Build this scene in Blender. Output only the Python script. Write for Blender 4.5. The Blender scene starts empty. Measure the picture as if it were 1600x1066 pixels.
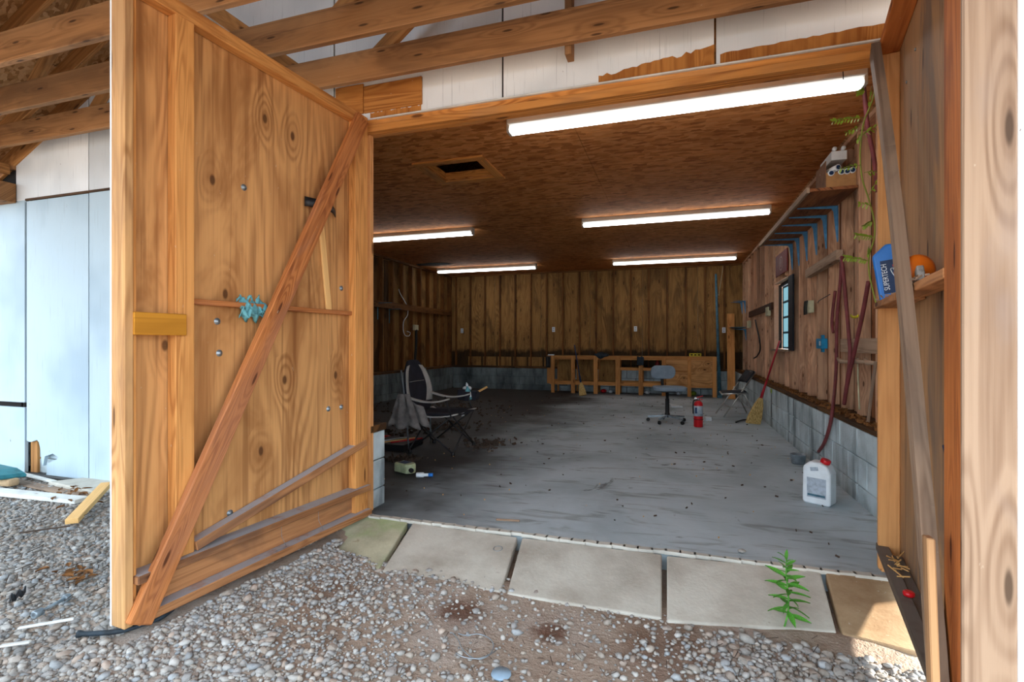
import bpy, bmesh, math, random
import numpy as np
from mathutils import Vector, Matrix, noise
random.seed(7); np.random.seed(7)
SC = bpy.context.scene
COL = SC.collection
V = Vector

# ------------------------------------------------------------------ camera, world, sun, exposure
TH = math.atan(254 / 790.0)
CAMZ = 1.15
cam = bpy.data.cameras.new('camera'); cam.sensor_width = 36; cam.lens = 36 * 790 / 1600.0
cam.shift_y = 3 / 1600.0; cam.clip_start = 0.05; cam.clip_end = 300
camo = bpy.data.objects.new('camera', cam); COL.objects.link(camo)
camo.location = (0, 0, CAMZ); camo.rotation_euler = (math.pi / 2, 0, TH)
SC.camera = camo
W = bpy.data.worlds.new('sky'); SC.world = W; W.use_nodes = True
_bg = W.node_tree.nodes['Background']
_bg.inputs['Color'].default_value = (0.74, 0.87, 1.0, 1); _bg.inputs['Strength'].default_value = 2.05
sun = bpy.data.lights.new('sun', 'SUN'); sun.energy = 9.0; sun.angle = math.radians(2.5); sun.color = (1, .93, .82)
suno = bpy.data.objects.new('sun', sun); COL.objects.link(suno)
_sd = V((-math.cos(math.radians(22)) * math.cos(math.radians(20)), -math.cos(math.radians(22)) * math.sin(math.radians(20)), -math.sin(math.radians(22))))
suno.rotation_euler = _sd.to_track_quat('-Z', 'Y').to_euler(); suno.location = (12, 6, 8)
SC.view_settings.view_transform = 'Standard'; SC.view_settings.look = 'None'
SC.view_settings.exposure = 1.32; SC.view_settings.gamma = 1.0; SC.view_settings.use_curve_mapping = False
SC.cycles.max_bounces = 10; SC.cycles.diffuse_bounces = 7; SC.cycles.glossy_bounces = 3
SC.cycles.use_denoising = True

# ------------------------------------------------------------------ measuring helpers (photo pixel -> point on a real surface)
_F = V((-math.sin(TH), math.cos(TH), 0)); _R = V((math.cos(TH), math.sin(TH), 0))
def ray(u, v): return _F + _R * ((u - 800) / 790.0) + V((0, 0, (536 - v) / 790.0))
def PZ(u, v, z=0.0):
    r = ray(u, v); return V((0, 0, CAMZ)) + r * ((z - CAMZ) / r.z)
def PX(u, v, x):
    r = ray(u, v); return V((0, 0, CAMZ)) + r * (x / r.x)
def PY(u, v, y):
    r = ray(u, v); return V((0, 0, CAMZ)) + r * (y / r.y)

# ------------------------------------------------------------------ node materials
def rgb(h, k=1.0):
    if isinstance(h, (tuple, list)): return (h[0] * k, h[1] * k, h[2] * k, 1)
    h = h.lstrip('#'); c = [int(h[i:i + 2], 16) / 255 for i in (0, 2, 4)]
    return tuple((x / 12.92 if x <= .04045 else ((x + .055) / 1.055) ** 2.4) * k for x in c) + (1,)
class NM:
    def __init__(s, name, rough=.8, metal=0.0, spec=.3):
        s.m = bpy.data.materials.new(name); s.m.use_nodes = True; s.t = s.m.node_tree
        s.b = s.t.nodes['Principled BSDF']; s.b.inputs['Roughness'].default_value = rough
        s.b.inputs['Metallic'].default_value = metal; s.b.inputs['Specular IOR Level'].default_value = spec
    def n(s, typ, **kw):
        x = s.t.nodes.new('ShaderNode' + typ)
        for k, v in kw.items(): setattr(x, k, v)
        return x
    def l(s, a, b): s.t.links.new(a, b)
    def co(s, kind='UV', sc=(1, 1, 1), off=(0, 0, 0)):
        t = s.n('TexCoord'); m = s.n('Mapping'); s.l(t.outputs[kind], m.inputs[0])
        m.inputs['Scale'].default_value = sc; m.inputs['Location'].default_value = off
        return m.outputs[0]
    def noise(s, vec, sc=1, det=2, rough=.5, dist=0):
        x = s.n('TexNoise'); s.l(vec, x.inputs['Vector']); x.inputs['Scale'].default_value = sc
        x.inputs['Detail'].default_value = det; x.inputs['Roughness'].default_value = rough; x.inputs['Distortion'].default_value = dist
        return x.outputs['Fac']
    def math(s, op, a, b=None, c=None, clamp=False):
        x = s.n('Math', operation=op, use_clamp=clamp)
        for i, q in enumerate((a, b, c)):
            if q is None: continue
            if isinstance(q, (int, float)): x.inputs[i].default_value = q
            else: s.l(q, x.inputs[i])
        return x.outputs[0]
    def ramp(s, f, stops):
        x = s.n('ValToRGB'); s.l(f, x.inputs[0]); e = x.color_ramp.elements
        while len(e) < len(stops): e.new(.5)
        for q, (p, c) in zip(e, stops): q.position = p; q.color = c if len(c) == 4 else (*c, 1)
        return x.outputs[0]
    def sm(s, f, a, b):
        x = s.n('MapRange', interpolation_type='SMOOTHSTEP'); s.l(f, x.inputs[0])
        x.inputs[1].default_value = a; x.inputs[2].default_value = b; return x.outputs[0]
    def mix(s, f, a, b, mode='MIX'):
        x = s.n('MixRGB', blend_type=mode)
        for i, q in enumerate((f, a, b)):
            if isinstance(q, (int, float)): x.inputs[i].default_value = q
            elif isinstance(q, tuple): x.inputs[i].default_value = q
            else: s.l(q, x.inputs[i])
        return x.outputs[0]
    def rnd(s, lo, hi):
        o = s.n('ObjectInfo'); return s.math('MULTIPLY_ADD', o.outputs['Random'], hi - lo, lo)
    def bump(s, f, st=.3, d=.01):
        x = s.n('Bump'); x.inputs['Strength'].default_value = st; x.inputs['Distance'].default_value = d
        s.l(f, x.inputs['Height']); s.l(x.outputs[0], s.b.inputs['Normal'])
    def vmul(s, col, f):
        x = s.n('VectorMath', operation='SCALE'); s.l(col, x.inputs[0])
        if isinstance(f, (int, float)): x.inputs['Scale'].default_value = f
        else: s.l(f, x.inputs['Scale'])
        return x.outputs[0]
    def out(s, col):
        if isinstance(col, tuple): s.b.inputs['Base Color'].default_value = col
        else: s.l(col, s.b.inputs['Base Color'])
        return s.m

def wood(name, light, dark, ring=16, wide=5.0, along=.7, ringamt=.55, stain=None, stainamt=.5, knots=.55, knotden=(1.3, 5), grain=.35, rough=.75, dust=None, var=(.86, 1.12), streak=.4, mold=None, stainth=(.48, .66)):
    m = NM(name, rough, spec=.25)
    uv = m.co('UV')
    a = m.n('Mapping'); m.l(uv, a.inputs[0]); a.inputs['Scale'].default_value = (along, wide, 1)
    n1 = m.noise(a.outputs[0], 1, 1.5, .45, .6)
    # knots swing the rings round themselves
    kmap = m.n('Mapping'); m.l(uv, kmap.inputs[0]); kmap.inputs['Scale'].default_value = (knotden[0], knotden[1], 1)
    vo = m.n('TexVoronoi', feature='F1', voronoi_dimensions='2D'); m.l(kmap.outputs[0], vo.inputs['Vector']); vo.inputs['Scale'].default_value = 1
    vo.inputs['Randomness'].default_value = .9
    kd = m.math('MULTIPLY', vo.outputs['Distance'], 1.0)
    sel = m.n('SeparateColor'); m.l(vo.outputs['Color'], sel.inputs[0])
    on = m.math('GREATER_THAN', sel.outputs[0], 1 - knots)
    near = m.math('MULTIPLY', m.sm(kd, .42, .0), on)
    n2 = m.math('MULTIPLY_ADD', near, .26, n1)
    ph = m.math('FRACT', m.math('MULTIPLY', n2, ring))
    r = m.sm(m.math('ABSOLUTE', m.math('SUBTRACT', ph, .62)), .42, .02)
    g = m.n('Mapping'); m.l(uv, g.inputs[0]); g.inputs['Scale'].default_value = (2.2, 90, 1)
    n3 = m.noise(g.outputs[0], 1, 3, .6)
    rm = m.math('MULTIPLY', m.math('MULTIPLY', r, ringamt * 1.15), m.sm(m.noise(m.co('UV', (.9, 4, 1)), 1, 3, .6), .25, .75))
    fac = m.math('ADD', rm, m.math('MULTIPLY', m.math('SUBTRACT', n3, .5), grain * 2), clamp=True)
    col = m.mix(fac, rgb(light), rgb(dark))
    sk = m.n('Mapping'); m.l(uv, sk.inputs[0]); sk.inputs['Scale'].default_value = (.7, 26, 1)
    stk = m.sm(m.noise(sk.outputs[0], 1, 2, .55, .5), .54, .70)
    col = m.mix(m.math('MULTIPLY', stk, streak), col, rgb(dark, .8))
    s_ = m.n('Mapping'); m.l(uv, s_.inputs[0]); s_.inputs['Scale'].default_value = (1.1, 3.2, 1)
    st = m.sm(m.noise(s_.outputs[0], 1, 4, .6, .8), *stainth)
    col = m.mix(m.math('MULTIPLY', st, stainamt), col, rgb(stain or dark))
    col = m.mix(m.math('MULTIPLY', near, .25), col, rgb(dark, .9))
    kn = m.math('MULTIPLY', m.sm(kd, .075, .035), on)
    col = m.mix(m.math('MULTIPLY', kn, .8), col, rgb(dark, .28))
    sp = m.noise(m.co('UV', (26, 60, 1)), 1, 2, .5)
    col = m.mix(m.math('MULTIPLY', m.sm(sp, .73, .8), .5), col, rgb('#cdbda6'))
    col = m.vmul(col, m.rnd(*var))
    if mold:
        z_ = m.n('SeparateXYZ'); m.l(m.co('Object'), z_.inputs[0])
        mz = m.math('ADD', z_.outputs[2], m.math('MULTIPLY', m.noise(m.co('Object'), 5, 4, .65), .35))
        col = m.mix(m.math('MULTIPLY', m.sm(mz, mold + .14, mold), .85), col, rgb('#140e08'))
    if dust:
        ge = m.n('NewGeometry'); sx = m.n('SeparateXYZ'); m.l(ge.outputs['Normal'], sx.inputs[0])
        dn = m.noise(m.co('Object'), 9, 3, .6)
        df = m.math('MULTIPLY', m.sm(sx.outputs[2], .75, .95), m.sm(dn, .2, .5))
        col = m.mix(m.math('MULTIPLY', df, .85), col, rgb(dust))
    m.bump(m.math('ADD', m.math('MULTIPLY', n3, .6), m.math('MULTIPLY', r, -.3)), .35, .004)
    return m.out(col)

M = {}
M['door_ply'] = wood('door_plywood', '#d29c62', '#74401c', ring=10, wide=3.4, along=.55, ringamt=.5, stain='#8a5428', stainamt=.6, knots=.42, knotden=(2.2, 4.0), grain=.35, streak=.45, var=(.97, 1.05))
M['door_stud'] = wood('door_stud_fir', '#dc9c58', '#98541f', ring=9, wide=12, along=.8, ringamt=.6, stain='#84400f', stainamt=.45, knots=.4, knotden=(1.2, 7))
M['pale_stud'] = wood('pale_end_stud', '#cfa06a', '#855022', ring=9, wide=13, along=.9, ringamt=.7, stain='#80604a', stainamt=.35, knots=.6, knotden=(1.3, 8), dust='#a8b0b8')
M['brace'] = wood('brace_board', '#c07a44', '#713411', ring=12, wide=14, along=.9, ringamt=.6, stain='#8f6a5a', stainamt=.35, knots=.7, knotden=(1.6, 8))
M['dusty'] = wood('dusty_rail', '#b98255', '#6a3a1c', ring=9, wide=12, ringamt=.5, stain='#5c4438', stainamt=.6, dust='#aab0b8')
M['ochre'] = wood('ochre_board', '#c98a2a', '#8f560d', ring=8, wide=8, ringamt=.4, knots=.1, grain=.15)
M['newslat'] = wood('new_slat', '#e6b878', '#c08a48', ring=6, wide=14, ringamt=.3, knots=.2)
M['joist'] = wood('aged_joist', '#a4764c', '#5e3c22', ring=8, wide=7, along=.5, ringamt=.4, stain='#4e3828', stainamt=.4, knots=.85, knotden=(1.9, 9), var=(.8, 1.08))
M['rafter'] = wood('rafter', '#b07c48', '#623814', ring=9, wide=9, ringamt=.5, stain='#3f2612', stainamt=.5)
M['header'] = wood('header_board', '#d8924a', '#8a4614', ring=12, wide=9, along=.4, ringamt=.7, stain='#a08060', stainamt=.3, knots=.5)
M['wall_ply'] = wood('garage_plywood', '#9c7442', '#573618', ring=14, wide=5, along=.6, ringamt=.6, stain='#33200f', stainamt=.55, knots=.5, knotden=(1.2, 5), grain=.4, rough=.8)
M['back_ply'] = wood('back_wall_plywood', '#9c7442', '#573618', ring=14, wide=5, along=.6, ringamt=.6, stain='#33200f', stainamt=.5, knots=.5, knotden=(1.2, 5), grain=.4, rough=.8, mold=1.08)
M['wall_stud'] = wood('garage_stud', '#7d5026', '#3c1e08', ring=9, wide=10, ringamt=.6, stain='#2a1708', stainamt=.5, knots=.6, knotden=(1.4, 8), var=(.75, 1.15))
M['strip_mid'] = wood('dark_siding_strip', '#a86c44', '#5c2e18', ring=7, wide=10, ringamt=.5, stain='#5a3a2c', stainamt=.6, knots=.9, knotden=(2.4, 9), var=(.55, 1.2))
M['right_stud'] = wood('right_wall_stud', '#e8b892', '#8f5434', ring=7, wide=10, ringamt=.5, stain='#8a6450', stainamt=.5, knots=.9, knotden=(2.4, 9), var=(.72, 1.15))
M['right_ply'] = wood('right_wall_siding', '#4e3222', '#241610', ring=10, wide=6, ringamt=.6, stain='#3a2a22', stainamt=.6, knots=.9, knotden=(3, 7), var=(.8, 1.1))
M['plate'] = wood('wall_plate', '#6e4a26', '#33200f', ring=6, wide=10, stain='#1f140a', stainamt=.7, stainth=(.4, .6))
M['bench'] = wood('bench_lumber', '#cf9254', '#8a4f20', ring=9, wide=12, ringamt=.5, stain='#6b3d18', stainamt=.35, knots=.5)
M['post'] = wood('jamb_post', '#e0a468', '#b06c34', ring=8, wide=10, along=.5, ringamt=.45, stain='#8c5424', stainamt=.3, knots=.3)
M['redstile'] = wood('red_stile', '#c1743a', '#7c350f', ring=9, wide=10, ringamt=.6, stain='#5c2408', stainamt=.4, knots=.7, knotden=(1.5, 6), var=(.95, 1.05))
M['pale2'] = wood('weathered_edge_board', '#a48a72', '#6a4c36', ring=10, wide=9, along=.5, ringamt=.6, stain='#8f8078', stainamt=.35, knots=.9, knotden=(1.3, 7), var=(.98, 1.04))
M['weather'] = wood('weathered_plywood', '#b58a60', '#7d5a3c', ring=8, wide=5, along=.5, ringamt=.4, stain='#6b6058', stainamt=.7, knots=.4, grain=.5)
M['greystick'] = wood('grey_lath', '#ab9078', '#6e5340', ring=7, wide=14, ringamt=.5, stain='#5c5048', stainamt=.5)
M['greydust'] = wood('grey_ledge', '#6a5c50', '#40342c', ring=5, wide=10, ringamt=.3, stain='#3a322c', stainamt=.6, dust='#6c655f')
M['bare'] = wood('bare_peeled_plywood', '#c4823f', '#8a4a16', ring=14, wide=6, along=.5, ringamt=.7, knots=.3)

def osb(name, a, b, c, sx, sy):
    m = NM(name, .8, spec=.2); o = m.co('Object')
    d = m.n('TexNoise'); m.l(o, d.inputs['Vector']); d.inputs['Scale'].default_value = 9
    ad = m.n('VectorMath', operation='MULTIPLY_ADD'); m.l(d.outputs['Color'], ad.inputs[0]); ad.inputs[1].default_value = (.06, .05, .05); m.l(o, ad.inputs[2])
    mp = m.n('Mapping'); m.l(ad.outputs[0], mp.inputs[0]); mp.inputs['Scale'].default_value = (sx, sy, sy)
    v = m.n('TexVoronoi', feature='F1'); m.l(mp.outputs[0], v.inputs['Vector']); v.inputs['Scale'].default_value = 1
    sp = m.n('SeparateColor'); m.l(v.outputs['Color'], sp.inputs[0])
    col = m.ramp(sp.outputs[0], [(0, rgb(c)), (.35, rgb(b)), (.75, rgb(a)), (1, rgb(b, 1.15))])
    big = m.noise(o, 1.1, 3, .6)
    fine = m.noise(m.co('Object', (14, 70, 70)), 1, 3, .6)
    col = m.mix(m.math('MULTIPLY', m.sm(fine, .4, .7), .35), col, m.vmul(col, .6))
    col = m.mix(m.sm(big, .35, .7), col, m.vmul(col, .84))
    m.bump(sp.outputs[1], .3, .003)
    return m.out(col)
M['osb'] = osb('ceiling_strand_board', '#dc9458', '#c67c40', '#a05e2c', 11, 30)
M['osb_deck'] = osb('roof_deck_strand_board', '#c8986a', '#ac7c4c', '#8c5e34', 14, 44)

def white_siding(name, c1, c2):
    m = NM(name, .65, spec=.25)
    crack = m.noise(m.co('UV', (2.2, 95, 1)), 1, 3, .65)
    big = m.noise(m.co('UV', (.8, .8, 1)), 1, 3, .6)
    col = m.mix(m.sm(big, .4, .7), rgb(c1), rgb(c2))
    col = m.mix(m.math('MULTIPLY', m.sm(crack, .60, .72), .45), col, rgb('#7f858a'))
    sp = m.noise(m.co('UV', (9, 26, 1)), 1, 3, .6)
    col = m.mix(m.sm(sp, .735, .77), col, rgb('#5a4536'))
    m.bump(crack, .35, .004)
    return m.out(col)
M['white'] = white_siding('white_painted_siding', '#eef0f0', '#ccd0d2')
M['white_sky_tint'] = white_siding('sky_tinted_white_siding', '#b4c6d0', '#9db0bc')  # same white paint, darkened and blued so its colour imitates sky light

def concrete_floor():
    m = NM('garage_concrete', .62, spec=.3); o = m.co('Object')
    a = m.noise(o, .9, 5, .6, .5); b = m.noise(m.co('Object', (1.2, 5, 1)), 1.6, 4, .6, 1.2); c = m.noise(o, 30, 3, .6)
    col = m.ramp(a, [(.3, rgb('#94a2a8')), (.5, rgb('#b0bec4')), (.72, rgb('#c6d2d8'))])
    col = m.mix(m.math('MULTIPLY', m.sm(b, .52, .7), .5), col, rgb('#5d5750'))
    sx = m.n('SeparateXYZ'); m.l(o, sx.inputs[0])
    # spilled soil and oily grime spread from the left wall
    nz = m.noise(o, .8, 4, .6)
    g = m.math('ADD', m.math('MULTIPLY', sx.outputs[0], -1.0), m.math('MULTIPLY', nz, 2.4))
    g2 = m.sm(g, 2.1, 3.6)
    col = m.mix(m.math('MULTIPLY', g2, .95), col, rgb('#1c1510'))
    ed = m.math('ADD', sx.outputs[1], m.math('MULTIPLY', nz, 2.0))
    col = m.mix(m.math('MULTIPLY', m.sm(ed, 11.6, 12.6), .7), col, rgb('#3b342e'))
    s3 = m.noise(o, 2.3, 5, .65, 1.5)
    col = m.mix(m.math('MULTIPLY', m.sm(s3, .62, .7), .75), col, rgb('#3f3a36'))
    col = m.mix(m.math('MULTIPLY', m.sm(c, .7, .78), .6), col, rgb('#c8c4bc'))
    m.bump(m.math('ADD', b, m.math('MULTIPLY', c, .3)), .25, .01)
    return m.out(col)
M['floor'] = concrete_floor()

def slab(name, base, d1, moss=0, white=0):
    m = NM(name, .85, spec=.2); o = m.co('Object')
    a = m.noise(o, 3, 5, .65); b = m.noise(o, 60, 3, .6)
    col = m.ramp(a, [(.3, rgb(d1)), (.6, rgb(base))])
    if moss:
        col = m.mix(m.math('MULTIPLY', m.sm(m.noise(o, 2.2, 4, .6), .42, .62), moss), col, rgb('#8aa668'))
    col = m.mix(m.math('MULTIPLY', m.sm(b, .66, .76), .5), col, rgb('#e0d8c8'))
    col = m.mix(m.math('MULTIPLY', m.sm(m.noise(o, 6, 4, .7), .66, .74), .6), col, rgb('#6b5038'))
    col = m.vmul(col, m.rnd(.92, 1.06))
    m.bump(m.math('ADD', a, m.math('MULTIPLY', b, .5)), .4, .008)
    return m.out(col)
M['slab'] = slab('paving_concrete', '#c6c2b6', '#a59d90')
M['pale_mortar'] = slab('pale_mortar', '#d8d4c8', '#b4b0a6')
M['slab_moss'] = slab('mossy_paving_concrete', '#c4c0a4', '#9c9880', moss=.55)
M['slab_brown'] = slab('brown_stained_paving', '#b59a78', '#8c6c4c')

def block():
    m = NM('whitewashed_block', .85, spec=.2); o = m.co('Object')
    st = m.noise(m.co('Object', (5, 5, .7)), 1.0, 4, .65)
    a = m.noise(o, 4, 4, .6); p = m.noise(o, 70, 2, .5)
    col = m.ramp(a, [(.3, rgb('#a6b4b8')), (.65, rgb('#ccdade'))])
    col = m.mix(m.math('MULTIPLY', m.sm(st, .5, .68), .7), col, rgb('#4f5b60'))
    sx = m.n('SeparateXYZ'); m.l(o, sx.inputs[0])
    lowd = m.sm(m.math('ADD', sx.outputs[2], m.math('MULTIPLY', a, .25)), .26, .08)
    col = m.mix(m.math('MULTIPLY', lowd, .4), col, rgb('#5b5044'))
    col = m.vmul(col, m.rnd(.85, 1.08))
    m.bump(p, .5, .006)
    return m.out(col)
M['block'] = block()
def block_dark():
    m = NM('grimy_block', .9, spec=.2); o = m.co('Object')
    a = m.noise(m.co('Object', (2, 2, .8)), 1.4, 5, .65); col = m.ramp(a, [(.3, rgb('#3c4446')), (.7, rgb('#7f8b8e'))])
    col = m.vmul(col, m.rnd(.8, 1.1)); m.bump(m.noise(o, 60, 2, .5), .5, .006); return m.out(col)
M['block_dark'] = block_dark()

def soil():
    m = NM('packed_red_soil', .95, spec=.1); o = m.co('Object')
    a = m.noise(o, 1.2, 5, .65); b = m.noise(o, 14, 4, .7); c = m.noise(o, 70, 3, .6)
    col = m.ramp(a, [(.3, rgb('#8a7260')), (.5, rgb('#a59586')), (.7, rgb('#b2a8a0'))])
    col = m.mix(m.math('MULTIPLY', m.sm(b, .5, .7), .4), col, rgb('#6e4e3a'))
    for (x, y, r, k) in ((-.95, 2.16, .16, .8), (-.52, 2.12, .11, .8), (.0, 2.1, .3, .45), (-1.6, 2.1, .25, .35)):
        d = m.n('VectorMath', operation='DISTANCE'); m.l(o, d.inputs[0]); d.inputs[1].default_value = (x, y, -.1)
        dd = m.math('ADD', d.outputs['Value'], m.math('MULTIPLY', m.math('SUBTRACT', b, .5), .18))
        col = m.mix(m.math('MULTIPLY', m.sm(dd, r, r * .3), k), col, rgb('#5a3420'))
    col = m.mix(m.math('MULTIPLY', m.sm(c, .6, .75), .6), col, rgb('#cfc4b8'))
    m.bump(m.math('ADD', b, c), .7, .012)
    return m.out(col)
M['soil'] = soil()
def stone():
    m = NM('gravel_stone', .85, spec=.25)
    at = m.n('Attribute'); at.attribute_name = 'Col'
    col = m.mix(.25, at.outputs['Color'], m.ramp(m.noise(m.co('Object'), 45, 3, .6), [(.3, rgb('#6b6460')), (.7, rgb('#d8d2c8'))]))
    return m.out(col)
M['stone'] = stone()
def stone_single():
    m = NM('large_gravel_stone', .85, spec=.25)
    o = m.n('ObjectInfo')
    col = m.ramp(o.outputs['Random'], [(0, rgb('#8a8680')), (.3, rgb('#a39c92')), (.5, rgb('#94806e')), (.7, rgb('#80868c')), (.85, rgb('#b0aaa2')), (1, rgb('#8a6c56'))])
    col = m.mix(.3, col, m.ramp(m.noise(m.co('Object'), 50, 3, .6), [(.3, rgb('#6b6460')), (.7, rgb('#d8d2c8'))]))
    return m.out(col)
M['stone1'] = stone_single()

def flat(name, c, rough=.6, metal=0, spec=.4, nz=.12, nsc=12, emis=None):
    m = NM(name, rough, metal, spec); o = m.co('Object')
    f = m.noise(o, nsc, 3, .6); col = m.mix(m.sm(f, .35, .7), rgb(c), rgb(c, 1 - nz * 2))
    return m.out(col)
M['fixture'] = flat('white_enamel', '#cdcac2', .45, nz=.06, nsc=5)
M['tube'] = flat('fluorescent_tube_glass', '#f4f4f2', .3, nz=.02)
M['metal'] = flat('bare_steel', '#a9b0b4', .35, 1.0, nz=.15)
M['galv'] = flat('galvanised_metal', '#a6b3bb', .45, .7, nz=.2)
M['chrome'] = flat('worn_chrome', '#c8c8c4', .3, .9)
M['black'] = flat('black_plastic', '#17181b', .5)
M['blackcloth'] = flat('navy_black_nylon', '#23232e', .9, nz=.2, nsc=8)
M['greycloth'] = flat('pale_grey_nylon', '#b3b1ac', .9, nz=.1, nsc=8)
M['rag'] = flat('dusty_grey_cloth', '#85807d', .95, nz=.2, nsc=10)
M['tealrag'] = flat('teal_tissue_rag', '#6fb4be', .95, nz=.25, nsc=25)
M['red'] = flat('red_enamel', '#c8141e', .35, nz=.05)
M['hose'] = flat('maroon_rubber', '#7c3a3c', .6, nz=.15)
M['redstick'] = flat('red_plastic_sleeve', '#b01828', .4)
M['white_plastic'] = flat('white_plastic', '#e6eef2', .4, nz=.05)
M['label_grey'] = flat('faded_label', '#b4c0cc', .6, nz=.15, nsc=30)
M['blueplastic'] = flat('blue_plastic', '#2278d0', .4, nz=.06)
M['bluedark'] = flat('dark_blue_plastic', '#14345e', .5)
M['bluebracket'] = flat('blue_painted_steel', '#5a9cc8', .5, nz=.15)
M['bluebox'] = flat('blue_box_plastic', '#1489b8', .5)
M['pipe'] = flat('blue_grey_pipe', '#3f6a7c', .6, nz=.2)
M['greychair'] = flat('grey_chair_fabric', '#8593a0', .9, nz=.08)
M['straw'] = None
M['cream'] = flat('cream_box_plastic', '#cfcaa6', .6)
M['cardboard'] = flat('cardboard', '#b98a58', .9, nz=.1)
M['carddark'] = flat('cardboard_shaded_side', '#8f6a50', .9, nz=.15)
M['orange'] = flat('orange_plastic', '#f07818', .4, nz=.05)
M['signred'] = flat('dark_red_sign', '#6e1416', .6)
M['signwhite'] = flat('faded_sign_print', '#b89a94', .8)
M['leaf'] = flat('green_leaf', '#5fae3c', .6, nz=.25, nsc=30)
M['vine'] = flat('yellow_green_leaf', '#9cb838', .6, nz=.25, nsc=30)
M['stem'] = flat('green_stem', '#8f9a3c', .7)
M['brownleaf'] = flat('dead_leaf', '#8a5a2c', .9, nz=.3, nsc=20)
M['twig'] = flat('dead_twig', '#4a3c32', .95)
M['yellow'] = flat('yellow_level_paint', '#d8c818', .5)
M['dark'] = flat('dark_void', '#17120e', .95)
M['darkframe'] = flat('dark_navy_window_trim', '#101a26', .6)
M['jambpale'] = flat('pale_window_casing', '#e6b898', .7, nz=.08)
M['tealplastic'] = flat('teal_tarp', '#2f7c84', .6, nz=.2)
M['bluecable'] = flat('dusty_black_cable', '#27343e', .7, nz=.3, nsc=20)
M['lidblue'] = flat('blue_grey_lid', '#8fa6b8', .5, nz=.1)
M['jugdirty'] = flat('dirty_clear_plastic', '#bcc79e', .4, nz=.2)
M['whitewood'] = flat('white_painted_board', '#dcdcd6', .8, nz=.12, nsc=6)
def straw():
    m = NM('broom_straw', .85); f = m.noise(m.co('Object', (120, 120, 3)), 1, 2, .5)
    m.bump(f, .6, .004); return m.out(m.ramp(f, [(.3, rgb('#8f6c34')), (.6, rgb('#d8b878'))]))
M['straw'] = straw()
def pane():
    m = NM('dirty_window_glass', .3); t = m.t
    for n in list(t.nodes):
        if n.type != 'OUTPUT_MATERIAL': t.nodes.remove(n)
    out = [n for n in t.nodes if n.type == 'OUTPUT_MATERIAL'][0]
    tr = t.nodes.new('ShaderNodeBsdfTranslucent'); tr.inputs[0].default_value = (.16, .24, .27, 1)
    tp = t.nodes.new('ShaderNodeBsdfTransparent'); tp.inputs[0].default_value = (.20, .27, .29, 1); mx = t.nodes.new('ShaderNodeMixShader'); mx.inputs[0].default_value = .5
    t.links.new(tr.outputs[0], mx.inputs[1]); t.links.new(tp.outputs[0], mx.inputs[2]); t.links.new(mx.outputs[0], out.inputs[0])
    return m.m
M['pane'] = pane()

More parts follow.
